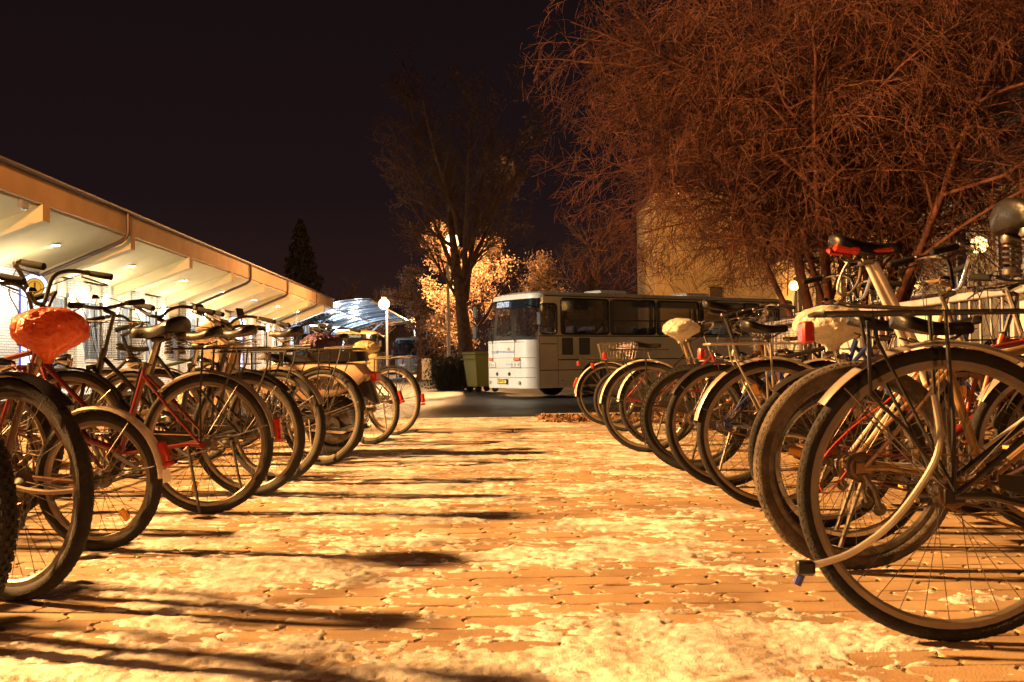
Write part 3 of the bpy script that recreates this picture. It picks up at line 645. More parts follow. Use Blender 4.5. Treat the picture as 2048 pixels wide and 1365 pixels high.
# ================================================================ BUSES
TINT = glassy('tinted_glass', (.012, .010, .010), .62, .02); WSG = glassy('windscreen_glass', (.02, .022, .026), .30, .02)
def bus(name, loc, rz, L, body, textstr, label, textm, detail=True, glow=None):
    root = empty(name, loc, rz, label, 'bus', None); Wd = 1.25; r = .42
    pl = []                                                   # outline left side -> front -> right side, local x forward y left
    xs_l = [-L+.25]
    wins = []
    a = -1.21
    while a-1.78 > -L+.3: wins.append((a-1.78+.03, a)); a -= 1.85
    cut = sorted(set([-L+.25]+[q for w in wins for q in w]+[-1.03, -.62, -.46]))
    out = [(x, Wd, 'L') for x in cut if x <= -r]
    for i in range(1, 9): t = i/9*PI/2; out.append((-r+r*math.sin(t), Wd-r+r*math.cos(t), 'C'))
    for i in range(0, 9): yy = (Wd-r)*(1-2*i/8); out.append((.07*(1-(yy/(Wd-r))**2), yy, 'F'))
    for i in range(1, 9): t = i/9*PI/2; out.append((-r+r*math.cos(t), -(Wd-r)-r*math.sin(t), 'C'))
    cr = [x for x in cut if x <= -r][::-1]; out += [(x, -Wd, 'R') for x in cr]
    zs = [.30, .52, .83, 1.13, 1.60, 1.72, 1.90, 2.0, 2.66, 2.77, 2.94, 3.02]
    def P(o, z, off=0):
        x, y, k = o
        lean = max(0, (z-1.72))*.16*max(0, min(1, (x+1.0)/1.0))
        bot = .05*max(0, (.6-z))*max(0, min(1, (x+1)/1.0))
        n = Vector((0, 1 if y > 0 else -1, 0)) if k in 'LR' else Vector((x+r+.2, y*.5, 0)).normalized()
        return (x-lean-bot-n.x*off, y-n.y*off, z)
    def opening(i, j):
        o, o2 = out[i], out[i+1]; z = (zs[j]+zs[j+1])/2; k = o[2]+o2[2]
        if k in ('LL', 'RR'):
            xm = (o[0]+o2[0])/2
            if any(w[0] < xm < w[1] for w in wins) and 1.90 < z < 2.94: return 'side'
            if -1.03 < xm < -.46 and 1.90 < z < 2.77: return 'side'
            return None
        if 1.72 < z < 2.94 and not (k in ('LC', 'CR', 'RC')) : return 'front'
        return None
    v = []; f = []; gs = {}; gf = MB(); hd = MB(); nz = len(zs)
    for o in out:
        for z in zs: v.append(P(o, z))
    for i in range(len(out)-1):
        for j in range(nz-1):
            t = opening(i, j); A_, B_ = out[i], out[i+1]; q = [P(A_, zs[j], .02), P(B_, zs[j], .02), P(B_, zs[j+1], .02), P(A_, zs[j+1], .02)]
            if t is None: f.append((i*nz+j, (i+1)*nz+j, (i+1)*nz+j+1, i*nz+j+1))
            elif t == 'side': gs.setdefault(i, MB()).add(q, [(0, 1, 2, 3)])
            elif zs[j] >= 2.6: hd.add([P(A_, zs[j], .004), P(B_, zs[j], .004), P(B_, zs[j+1], .004), P(A_, zs[j+1], .004)], [(0, 1, 2, 3)])
            else: gf.add(q, [(0, 1, 2, 3)])
    # rear wall and roof
    k0 = len(v); v += [(-L, Wd-.25, z) for z in zs]+[(-L, -Wd+.25, z) for z in zs]
    for j in range(nz-1): f += [(k0+j, j, j+1, k0+j+1), ((len(out)-1)*nz+j, k0+nz+j, k0+nz+j+1, (len(out)-1)*nz+j+1), (k0+nz+j, k0+j, k0+j+1, k0+nz+j+1)]
    top = [v[i*nz+nz-1] for i in range(len(out))]+[v[k0+2*nz-1], v[k0+nz-1]]
    kb_ = len(v); cx = -L/2
    def sh(p, s_, dz): return (cx+(p[0]-cx)*(1-s_*.18), p[1]*(1-s_), p[2]+dz)
    for s_, dz in ((.0, .0), (.03, .07), (.12, .12), (.35, .155), (.7, .17)): v += [sh(p, s_, dz) for p in top]
    m_ = len(top)
    for a_ in range(4):
        for i in range(m_): f.append((kb_+a_*m_+i, kb_+a_*m_+(i+1) % m_, kb_+(a_+1)*m_+(i+1) % m_, kb_+(a_+1)*m_+i))
    f.append(tuple(kb_+4*m_+i for i in range(m_)))
    bm = MB(); bm.v = v; bm.f = f; bo = bm.obj('body', body, root, True)
    bo.data.set_sharp_from_angle(angle=math.radians(25)) if hasattr(bo.data, 'set_sharp_from_angle') else None
    [g_.obj('side_window', TINT, root, False) for g_ in gs.values()]; gf.obj('windscreen', WSG, root, True); hd.obj('destination_header', mat('header_black', (.008, .010, .014), .12, coat=.5), root, True)
    fl = MB(); fl.bbox(-L+.1, -.6, -1.2, 1.2, .62, .70); fl.obj('floor', BLK, root, False)
    inn = mat('bus_interior', (.34, .33, .30), .8); dk = mat('seat_fabric', (.07, .05, .06), .9)
    MB().bbox(-.75, -.55, -1.1, 1.1, .70, 1.55).obj('dashboard', dk, root, False)
    MB().bbox(-L+.12, -.6, -1.18, 1.18, 2.90, 2.93).obj('ceiling_lining', inn, root, False)
    x = -1.7; 
    while x > -L+1.5:
        for y in (-.8, -.4, .4, .8):
            st = MB(); st.rbox((x-.1, y, 1.75), (.12, .38, .80), .05, Matrix.Rotation(-.18, 3, 'Y')); st.rbox((x+.12, y, 1.28), (.42, .38, .14), .04)
            if detail or y > 0: st.obj('seat', dk, root, False)
        x -= .8
    st = MB(); st.rbox((-1.35, .62, 1.55), (.14, .5, .95), .05); st.rbox((-1.12, .62, 1.15), (.5, .5, .16), .05); st.obj('driver_seat', inn, root, False)
    MB().ring([(.20, -.012), (.215, 0), (.20, .012), (.188, 0)], 20, 'X', (-.72, .62, 1.80)).obj('steering_wheel', BLK, root)
    cu = mat('curtain_blue_grey', (.16, .17, .22), .9)
    for wi, w in enumerate(wins):
        for sx_, ww in ((w[1]-.02, -.16), (w[0]+.02, .16)):
            c_ = MB(); pts_ = [(sx_+ww*t, Wd-.07-.02*math.sin(t*18)) for t in np.linspace(0, 1, 13)]
            c_.add([(x_, y_, 1.93) for x_, y_ in pts_]+[(x_, y_, 2.92) for x_, y_ in pts_]+[(x_, y_-.004, 1.93) for x_, y_ in pts_]+[(x_, y_-.004, 2.92) for x_, y_ in pts_], [(i, i+1, i+14, i+13) for i in range(12)]+[(i+26, i+39, i+40, i+27) for i in range(12)]); c_.obj('curtain', cu, root)
    c_ = MB(); pts_ = [(-1.0+.28*t, Wd-.06-.02*math.sin(t*22)) for t in np.linspace(0, 1, 13)]
    c_.add([(x_, y_, 1.93) for x_, y_ in pts_]+[(x_, y_, 2.74) for x_, y_ in pts_], [(i, i+1, i+14, i+13) for i in range(12)]); c_.obj('curtain', cu, root)
    rubm = mat('window_rubber', (.015, .014, .014), .5)
    for w in wins+[(-1.03, -.46)]:
        zt = 2.94 if w[0] < -1.1 else 2.77; z0 = 1.90
        pts_ = []
        for (cx_, cz_, a0) in ((w[1]-.09, zt-.09, 0), (w[0]+.09, zt-.09, PI/2), (w[0]+.09, z0+.09, PI), (w[1]-.09, z0+.09, 1.5*PI)):
            for i in range(5): t = a0+i/4*PI/2; pts_.append((cx_+.1*math.cos(t), Wd+.002, cz_+.1*math.sin(t)))
        MB().tube(pts_, .028, 5, closed=True).obj('window_seal', rubm, root)
        zz = z0+(zt-z0)*(.40 if w[0] < -1.1 else .25); MB().bbox(w[0], w[1], Wd-.03, Wd+.004, zz-.018, zz+.018).obj('window_bar', rubm, root, False)
    # dark lines and seams along the side
    def strip(x0, x1, z0, z1, m, nm='side_trim', th=.012):
        MB().bbox(x0, x1, Wd+.001, Wd+th, z0, z1).obj(nm, m, root, False)
    strip(-L+.3, -.42, 1.815, 1.85, rubm); strip(-1.02, -.46, 1.585, 1.61, rubm); strip(-L+.3, -1.09, 1.11, 1.145, rubm); strip(-L+.3, -.44, .81, .835, rubm); strip(-L+.3, -.6, 3.0, 3.035, rubm)
    seam = mat('panel_seam', (.06, .035, .02), .8)
    for x0 in (-1.08, -.43): strip(x0, x0+.012, .34, 1.80, seam, 'seam', .004)
    if detail:
        for x0, m_n in ((-1.62, (.012, .012, .018)), (-2.25, (.012, .016, .05))): strip(x0, x0+.40, 1.27, 1.78, mat('blue_panel_%d' % int(-x0*100), m_n, .35), 'blue_panel', .008)
        strip(-1.25, -1.18, .50, .52, seam, 'handle')
    # wheels
    for xw in (-2.45, -L+3.0):
        for sy in (1, -1):
            MB().prism([(xw+.56*math.cos(t), .52+.56*math.sin(t)) for t in np.linspace(-.25, PI+.25, 15)], Wd*sy*.985, Wd*sy*1.003, 'Y').obj('wheel_arch', rubm, root, False)
            w_ = MB(); w_.ring([(.30, -.13), (.46, -.13), (.49, -.10), (.49, .10), (.46, .13), (.30, .13)], 28, 'Y', (xw, sy*(Wd-.13), .49)); wo_ = w_.obj('wheel', RUB, root)
            MB().ring([(.01, sy*.05), (.12, sy*.09), (.26, sy*.03), (.31, sy*.11), (.31, -sy*.1)], 20, 'Y', (xw, sy*(Wd-.13), .49), False).obj('rim', STEEL, wo_)
    # front face
    lampb = mat('lamp_bezel', (.55, .50, .42), .4); lens = mat('headlamp_lens', (.30, .26, .2), .08, spec=1.0); amb = mat('amber_lens', (.75, .16, .02), .2, coat=.5)
    for sy in (1, -1):
        h_ = MB(); h_.rbox((.035, sy*.66, 1.0), (.07, .46, .19), .03, Matrix.Rotation(-sy*-.16, 3, 'Z')); ho = h_.obj('headlight', lampb, root, False)
        for q_ in (-.14, 0, .14):
            MB().ring([(.001, .022), (.045, .014), (.055, .0), (.055, -.02)], 14, 'X', (.082-(abs(sy*.66+q_)-.5)*.16 if True else 0, sy*.66+q_, 1.0), False).obj('lens', lens, ho)
        MB().rbox((.05, sy*.74, 1.155), (.07, .26, .07), .015, Matrix.Rotation(sy*.2, 3, 'Z')).obj('indicator', amb, root, False)
        MB().ring([(.001, .01), (.05, .006), (.06, -.02)], 14, 'X', (.075, sy*.34, .72), False).obj('fog_lamp', BLK, root)
        MB().ring([(.001, .01), (.045, .006), (.055, -.02)], 14, 'X', (.045, sy*.82, .46), False).obj('fog_lamp', mat('dull_lens', (.4, .3, .18), .3), root)
    MB().rbox((.10, .0, .50), (.03, .56, .15), .01).obj('plate_holder', BLK, root, False)
    pm = mat('yellow_plate', (.72, .52, .08), .5); MB().bbox(.116, .120, -.25, .25, .445, .555).obj('number_plate', pm, root, False)
    RX = Matrix(((0, 0, 1, 0), (1, 0, 0, 0), (0, 1, 0, 0), (0, 0, 0, 1)))
    text_obj('plate_text', 'HHP-451', .115, mat('plate_black', (.01, .01, .01), .5), root, Matrix.Translation((.1215, 0, .50)) @ RX, .001, 0, .002)
    bl = mat('blue_stripe', (.10, .16, .42), .4)
    for z in (1.36, 1.40): MB().bbox(.071, .077, -.66, .62, z-.008, z+.008).obj('stripe', bl, root, False)
    text_obj('emblem_letter', 'T', .12, bl, root, Matrix.Translation((.082, -.32, 1.38)) @ RX, .002, .3, .004)
    MB().prism([(.33+.055*math.cos(t), 1.45+.055*math.sin(t)) for t in np.linspace(-.4, PI+.4, 12)], .074, .079, 'X').obj('sun_emblem', mat('orange_print', (.75, .25, .05), .5), root, False)
    MB().bbox(.074, .077, .16, .42, .985, 1.035).obj('faded_badge', mat('pale_print', (.36, .40, .44), .5), root, False)
    for z in (1.66, 1.20, .90, .615):
        pts_ = [Vector(P(o, z, -.002)) for o in out if o[2] in 'CF']; pts_ = [p for p in pts_ if abs(p.y) < (1.24 if z != 1.66 else 1.05)]
        MB().tube(pts_, .006, 4).obj('seam', seam, root)
    for y_ in (.62, -.62):
        MB().tube([(P((.045, y_, 'F'), z, 0)[0]+.004, y_, z) for z in (.92, 1.2, 1.45, 1.66)], .006, 4).obj('seam', seam, root)
    # wipers, mirrors
    for y_, s_ in ((.72, -1), (-.55, -1)):
        wp = MB(); wp.tube([(.08, y_, 1.66), (.02, y_-.28, 1.83), (-.03, y_-.55, 1.97)], .014, 5); wp.tube([(.02, y_-.10, 1.99), (.01, y_-.60, 1.90), (.05, y_-1.0, 1.76)], .010, 5); wp.obj('wiper', BLK, root)
    for sy in (1, -1):
        mr = MB(); y_ = sy*1.30; mr.tube([(-.30, sy*1.15, 1.78+.9*(sy > 0)), (.10, sy*1.33, 1.8+.95*(sy > 0)), (.20, y_, 2.05+.62*(sy > 0))], .018, 6)
        mo = mr.obj('mirror_arm', BLK, root); MB().rbox((.20 if sy < 0 else -.30, sy*1.40 if sy < 0 else 1.45, 2.0 if sy < 0 else 2.33), (.10, .20, .42), .03).obj('mirror', BLK, mo, False)
        if sy < 0: MB().rbox((.26, -1.30, 2.62), (.09, .16, .40), .03).obj('mirror', BLK, mo, False)
    if textstr: text_obj('destination_text', textstr, .215, textm, root, Matrix.Translation((-.065, -.18, 2.80)) @ Matrix.Rotation(-.16, 4, 'Y') @ RX @ Matrix.Scale(.80, 4, (1, 0, 0)), .006, .0, .006)
    [MB().rbox((x_, 0, 3.24), (1.1, .9, .14), .05).obj('roof_vent', body, root, False) for x_ in (-3.8, -7.4)]
    return root
buspaint = mat('cream_bus_paint', (.62, .56, .46), .30, coat=.4, var=.10, vscale=1.5)
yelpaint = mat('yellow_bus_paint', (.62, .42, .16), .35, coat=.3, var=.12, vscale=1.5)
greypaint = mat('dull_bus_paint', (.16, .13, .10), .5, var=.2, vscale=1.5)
dt = emis('destination_white', (.9, .95, 1), .85); dt2 = emis('destination_amber', (1, .85, .5), .7)
BA = math.radians(32.4)
# corner of the front (left side, projected) sits at pixel x 1079, depth 29.9
hd_ = Vector((-math.cos(BA), -math.sin(BA), 0)); lf = Vector((math.sin(BA), -math.cos(BA), 0))
c0 = Vector((gx(1079, 29.9), 29.9, -.35)) - lf*1.25 + hd_*.42
bus('bus', c0, PI+BA, 11.3, buspaint, 'SZENTES', 'cream parked bus with SZENTES on its destination header, front turned left', dt)
c1 = Vector((gx(712, 62.5), 62.5, -.35))
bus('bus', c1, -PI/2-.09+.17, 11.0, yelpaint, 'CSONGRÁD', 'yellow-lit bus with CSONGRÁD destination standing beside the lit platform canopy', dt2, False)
c2 = Vector((gx(822, 79), 79, -.35))
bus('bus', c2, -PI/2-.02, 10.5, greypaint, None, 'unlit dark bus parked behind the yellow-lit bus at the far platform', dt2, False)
# ================================================================ STREET LAMPS
LG = emis('sodium_glow', (1, .62, .24), 7); GG = emis('globe_glow', (1, .60, .20), 8)
def street_lamp(px, py, d, lab, e, ht=None, base=-.35, arm=.5, dy=-.75):
    h = gz(px, py, d)-base; r = empty('street_lamp', (gx(px, d), d, base), 0, lab, 'street lamp', 'sodium street lamps')
    MB().tube([(arm*.25, 0, 0), (arm*.25, 0, h-.25), (arm*.15, 0, h+.02), (0, -.1, h+.08)], [.09, .06, .045, .04], 10).obj('pole', post, r)
    MB().rbox((0, -.25, h+.10), (.26, .60, .13), .05).obj('lamp_head', post, r, False)
    MB().ring([(.001, -.33)]+[(.33*math.cos(t), .33*math.sin(t)) for t in np.linspace(-1.2, 1.3, 9)]+[(.001, .33)], 18, 'Z', (0, -.28, h-.26), False).obj('bulb_cover', LG, r)
    lamp('street_lamp_light', 'POINT', (gx(px, d), d+dy, base+h-.45), e, (1, .50, .18), .2)
street_lamp(770, 600, 60, 'tallest lit street lamp between the canopy and the leafless tree', 3000)
street_lamp(827, 635, 108, 'smaller distant lit street lamp low over the canopy end', 5000)
street_lamp(907, 472, 46.8, 'lit street lamp shining through the branches of the leafless tree', 8000, arm=-.9, dy=.25)
def globe_lamp(px, py, d, lab, e, base=-.2):
    h = gz(px, py, d)-base; r = empty('globe_lamp', (gx(px, d), d, base), 0, lab, 'globe lamp', 'globe lamps before the yellow building')
    MB().tube([(0, 0, 0), (0, 0, h-.19)], [.05, .035], 8).obj('post', BLKM, r)
    MB().ring([(.05, -.20), (.09, -.16)], 12, 'Z', (0, 0, h), False).obj('collar', BLKM, r)
    MB().ring([(.001, -.20)]+[(.20*math.cos(t), .20*math.sin(t)) for t in np.linspace(-1.2, 1.3, 9)]+[(.001, .20)], 18, 'Z', (0, 0, h), False).obj('globe', GG, r)
    lamp('globe_lamp_light', 'POINT', (gx(px, d), d-.3, base+h), e, (1, .52, .15), .18)
globe_lamp(1590, 572, 42, 'lit globe lamp glowing between the stems of the bare tree', 900)
globe_lamp(1962, 490, 24, 'lit globe lamp just left of the large sprung saddle', 420)
# the lamp that lights the bicycle rows stands outside the picture on the left
nl = empty('tall_street_lamp', (-14.3, 6.3, 0), 0, 'tall street lamp standing left of the bicycle rows and lighting the paving', 'street lamp')
MB().tube([(-.6, 0, 0), (-.6, 0, 7.8), (-.35, 0, 8.3), (0, 0, 8.5)], [.09, .06, .05, .04], 10).obj('pole', post, nl)
MB().rbox((.2, 0, 8.5), (.7, .28, .14), .05).obj('lamp_head', post, nl, False)
lamp('main_lamp', 'SPOT', (-14.0, 6.3, 8.1), 73000, (1, .475, .145), .38, Vector((-15, 3.2, 8.1)).to_track_quat('Z', 'Y').to_euler(), spot=128, blend=.9)
# added floodlight on an invented mast outside the picture, brightens the eave
nl2 = empty('added_flood_mast', (-6.6, 10.4, 0), 0, 'added floodlight mast outside the picture on the left brightening the station eave', 'floodlight')
MB().tube([(0, 0, 0), (0, 0, 8.0)], [.10, .06], 10).obj('pole', post, nl2); MB().rbox((0, .1, 8.0), (.4, .25, .3), .04).obj('lamp_head', post, nl2, False)
lamp('eave_fill_lamp', 'SPOT', (-6.5, 10.7, 7.9), 20000, SODIUM, .15, (Vector((-6.5, 10.7, 7.9))-Vector((-12.6, 46, 4.6))).to_track_quat('Z', 'Y').to_euler(), spot=40, blend=1)
nl3 = empty('rear_fill_mast', (4.2, -12.5, 0), 0, 'added fill lamp on a pole behind the viewer on the right', 'street lamp')  # fill light added behind the camera to lift the shadows, on an invented pole
MB().tube([(0, 0, 0), (0, 0, 8.4)], [.10, .06], 10).obj('pole', post, nl3); MB().rbox((-.3, 0, 8.45), (.7, .28, .14), .05).obj('lamp_head', post, nl3, False)
lamp('rear_fill_lamp', 'POINT', (3.8, -12.5, 8.2), 3600, (1, .36, .12), .5)
# added floodlight under the eave, put there to whiten the bus front
cf = empty('added_eave_flood', bw(-10.45, 23.4, 4.42), 0, 'added floodlight under the station eave brightening the bus front', 'floodlight')
MB().rbox((0, 0, 0), (.14, .30, .22), .03).obj('housing', post, cf, False)
lamp('bus_front_fill', 'SPOT', (-10.95, 23.4, 4.25), 12500, (1, .86, .68), .07, (Vector((-10.95, 23.4, 4.25))-Vector((-.6, 29.5, 2.6))).to_track_quat('Z', 'Y').to_euler(), spot=56, blend=.8)
# ================================================================ BUILDINGS ON THE RIGHT
yw = mat('yellow_render', (.44, .30, .14), .88, var=.30, vscale=.5, bump=.2, bscale=30)
dkw = mat('dark_window', (.02, .018, .016), .12, spec=.7); wf = mat('white_window_frame', (.5, .46, .38), .5)
RX0, RY0 = 14.9, 22.0
rb = empty('yellow_building', bw(RX0, RY0, -.1), TH, 'long yellow rendered building with dark mansard roof behind the bare tree', 'building')
LN = 30.0; EZ = 5.6
MB().bbox(0, 9, -9, LN, 0, EZ).obj('wall', yw, rb, False)
MB().bbox(-.45, 0, -9, LN, EZ-.30, EZ).obj('eave', yw, rb, False)
s = MB(); s.add([(-.5, -9, EZ+.02), (-.5, LN, EZ+.02), (1.0, LN, EZ+3.4), (1.0, -9, EZ+3.4), (9, LN, EZ+3.4), (9, -9, EZ+3.4), (9, -9, EZ+.02), (9, LN, EZ+.02)], [(0, 3, 2, 1), (3, 5, 4, 2), (0, 6, 5, 3), (1, 2, 4, 7), (0, 1, 7, 6)])
mroof = mat('brown_mansard_roof', (.055, .03, .022), .7, var=.3, vscale=3); s.obj('roof', mroof, rb, False)
MB().tube([(-.06, 3.3, .2), (-.06, 3.3, EZ-.35)], .07, 8).obj('downpipe', mat('zinc', (.45, .5, .5), .35, .7), rb)
for y in np.arange(-4, LN-2, 3.3):
    for z0, z1 in ((.9, 2.2), (3.0, 4.8)):
        f = MB(); 
        f.bbox(-.02, .04, y, y+1.4, z0-.05, z0+.02); f.bbox(-.02, .04, y, y+1.4, z1-.02, z1+.05); f.bbox(-.02, .04, y-.05, y+.03, z0-.05, z1+.05); f.bbox(-.02, .04, y+1.37, y+1.45, z0-.05, z1+.05); f.bbox(-.02, .04, y+.67, y+.73, z0, z1)
        fo = f.obj('window', wf, rb, False); MB().bbox(-.008, .002, y+.0, y+1.4, z0, z1).obj('pane', dkw, fo, False)
MB().bbox(-1.5, 0, 8, LN, 2.62, 2.76).obj('canopy_slab', yw, rb, False); MB().tube([(-1.52, 8, 2.66), (-1.52, LN, 2.66)], .06, 6).obj('gutter', gut, rb)
fb = empty('tall_yellow_wall_building', (gx(1455, 55), 55, -.35), 0, 'plain yellow building end wall rising behind the bus roof and bare twigs', 'building')
MB().bbox(-3.8, 5.5, 0, 8, 0, 10.1).obj('wall', yw, fb, False)
MB().bbox(-4.0, 5.7, -.2, 8.2, 10.1, 10.3).obj('roof', mroof, fb, False)
MB().bbox(-.9, -.25, -.06, .0, 3.6, 5.0).obj('vent_panel', mroof, fb, False)
lamp('globe_lamp_light', 'POINT', (gx(1500, 50), 50, 2.9), 650, (1, .52, .15), .18)  # added lamp, unseen behind the bus, brightens the yellow end wall
g2 = empty('globe_lamp', (gx(1500, 50), 50.3, -.35), 0, 'added globe lamp unseen behind the bus brightening the plain yellow end wall', 'globe lamp', 'globe lamps before the yellow building')
MB().tube([(0, 0, 0), (0, 0, 3.05)], [.05, .035], 8).obj('post', BLKM, g2); MB().ring([(.001, -.17)]+[(.17*math.cos(t), .17*math.sin(t)) for t in np.linspace(-1.2, 1.3, 9)]+[(.001, .17)], 18, 'Z', (0, 0, 3.22), False).obj('globe', GG, g2)
# railing behind the right-hand bicycles
ral = empty('railing', bw(4.5, 6.0, 0), TH, 'pale metal railing with upright panels behind the right-hand bicycles', 'railing')
rm = mat('pale_rail_paint', (.46, .43, .44), .45, .3, var=.2, vscale=3)
MB().rbox((0, 5.0, 1.26), (.10, 12.4, .07), .01).obj('top_rail', rm, ral, False); MB().rbox((0, 5.0, .35), (.05, 12.2, .05), .01).obj('bottom_rail', rm, ral, False)
for k in range(11): MB().rbox((0, -1.0+k*1.2, .63), (.06, .06, 1.22), .008).obj('post', rm, ral, False)
for k in range(10): 
    if k % 2 == 0: MB().rbox((0, -.4+k*1.2, .80), (.02, 1.0, .72), .006).obj('panel', mat('white_panel', (.62, .60, .56), .6, var=.2, vscale=4), ral, False)
    else:
        for q_ in range(5): MB().rbox((0, -.8+k*1.2+q_*.2, .80), (.02, .02, .86), .004).obj('baluster', rm, ral, False)
# yellow wheeled bin and a pale cabinet in the distance
bn = empty('wheeled_bin', (gx(964, 38), 38, -.35), .5, 'yellow-green wheeled refuse bin between the tall trunk and the white bus', 'bin')
bp_ = mat('yellow_green_plastic', (.26, .22, .035), .5); s = MB(); s.loft([[(-.42, -.4, .2), (.42, -.4, .2), (.42, .4, .2), (-.42, .4, .2)], [(-.55, -.52, 1.35), (.55, -.52, 1.35), (.55, .52, 1.35), (-.55, .52, 1.35)]]); s.obj('body', bp_, bn, False)
MB().rbox((0, 0, 1.42), (1.2, 1.14, .13), .05).obj('lid', bp_, bn, False)
for sx_ in (-.35, .35):
    MB().ring([(.02, -.04), (.12, -.04), (.12, .04), (.02, .04)], 14, 'Y', (sx_, .35, .12)).obj('wheel', RUB, bn); MB().ring([(.02, -.04), (.12, -.04), (.12, .04), (.02, .04)], 14, 'Y', (sx_, -.35, .12)).obj('wheel', RUB, bn)
MB().tube([(-.62, -.5, 1.2), (-.66, 0, 1.22), (-.62, .5, 1.2)], .03, 6).obj('handle', bp_, bn)
cb_ = empty('cabinet', (gx(853, 66), 66, -.35), 0, 'pale upright cabinet at the roadside beyond the third bus', 'cabinet')
MB().rbox((0, 0, .72), (.62, .4, 1.40), .02).obj('body', mat('pale_grey_paint', (.45, .42, .36), .6), cb_, False); MB().bbox(-.27, .27, -.208, -.2, .12, 1.32).obj('door', mat('pale_grey_door', (.52, .48, .42), .6), cb_, False)
# ================================================================ BICYCLES
_W = {}
def wheel_meshes(D, tw, knob, tm, rm_):
    key = (D, tw, knob, tm.name, rm_.name)
    if key in _W: return _W[key]
    R = D/2; rc = R-tw/2; t = MB(); n = 60
    prof = [(rc+tw/2*math.cos(a)*1.0, tw/2*math.sin(a)) for a in np.linspace(0, 2*PI, 11)[:-1]]
    t.ring(prof, n, 'Y')
    if knob:
        kn = int(PI*D/.030)
        for i in range(kn):
            a = 2*PI*i/kn
            for (o, lift, off) in ((0, .004, 0), (.33, .003, .5), (-.33, .003, .5), (.72, -.004, .0), (-.72, -.004, .0)):
                aa = a+off*2*PI/kn; r_ = rc+tw/2*math.cos(o)+lift*.5; M = Matrix.Rotation(-aa, 3, 'Y')
                t.box(M @ Vector((r_-.0, tw*.5*math.sin(o)*1.05, 0)), (.007, tw*.17, .015), M=M)
    else:
        kn = int(PI*D/.022)
        for i in range(kn):
            a = 2*PI*i/kn
            for o, of in ((.38, 0), (-.38, .5)):
                aa = a+of*2*PI/kn; M = Matrix.Rotation(-aa, 3, 'Y') @ Matrix.Rotation(o, 3, 'Z')
                r_ = rc+tw/2*math.cos(o); t.box(Matrix.Rotation(-aa, 3, 'Y') @ Vector((r_-.0021, tw*.5*math.sin(o), 0)), (.0035, tw*.24, .009), M=M)
    ri = R-tw+.004; rim = MB()
    rim.ring([(ri, -.012), (ri, .012), (ri-.014, .012), (ri-.021, .005), (ri-.021, -.005), (ri-.014, -.012)], n, 'Y')
    sp = MB(); ns = 32
    for i in range(ns):
        a = 2*PI*i/ns; sd = 1 if i % 2 else -1; tw_ = (.9 if (i//2) % 2 else -.9); hr = .024
        p0 = (hr*math.cos(a+tw_), sd*.030, hr*math.sin(a+tw_)); p1 = ((ri-.018)*math.cos(a), 0, (ri-.018)*math.sin(a)); sp.tube([p0, p1], .00125, 3, cap=False)
    hub = MB(); hub.ring([(.003, -.058), (.008, -.058), (.008, -.046), (.018, -.044), (.018, -.036), (.030, -.033), (.030, -.027), (.015, -.02), (.013, 0), (.015, .02), (.030, .027), (.030, .033), (.018, .036), (.018, .044), (.008, .046), (.008, .058), (.003, .058)], 16, 'Y', closed=False)
    M = (t.mesh('tyre', tm), rim.mesh('rim', rm_), sp.mesh('spokes', STEEL, False), hub.mesh('hub', STEEL)); _W[key] = M; return M
RIMW = mat('pale_rim', (.24, .205, .165), .35, .45, var=.2, vscale=12)
def add_wheel(root, x, D, tw, knob, tm, rm_, nm, refl=None, rot=0):
    t, r, s, h = wheel_meshes(D, tw, knob, tm, rm_)
    w = link(nm, r, root, loc=(x, 0, D/2)); w.rotation_euler = (0, rot, 0)
    for n_, me in (('tyre', t), ('spokes', s), ('hub', h)): link(n_, me, w)
    if refl is not None:
        a = refl; R = D*.32; c = (R*math.cos(a), 0, R*math.sin(a))
        m_ = MB(); M = Matrix.Rotation(-a, 3, 'Y'); m_.rbox(c, (.050, .012, .030), .008, M) ; m_.obj('wheel_reflector', ORR, w)
    v = MB(); a = 1.9+x; R = D/2-tw-.02; v.tube([(R*math.cos(a), 0, R*math.sin(a)), ((R-.035)*math.cos(a), 0, (R-.035)*math.sin(a))], .0035, 6); v.obj('valve', BLK, w)
    return w
def strip_arc(mb, cx, cz, r, w, a0, a1, n=26, th=.0015, crown=.012):
    secs = []
    for i in range(n+1):
        a = a0+(a1-a0)*i/n; q = []
        for s in (-1, -.7, -.3, .3, .7, 1): rr = r-crown*s*s; q.append((cx+rr*math.cos(a), s*w/2, cz+rr*math.sin(a)))
        for s in (1, .7, .3, -.3, -.7, -1): rr = r-crown*s*s-th; q.append((cx+rr*math.cos(a), s*w/2*.97, cz+rr*math.sin(a)))
        secs.append(q)
    mb.loft(secs)
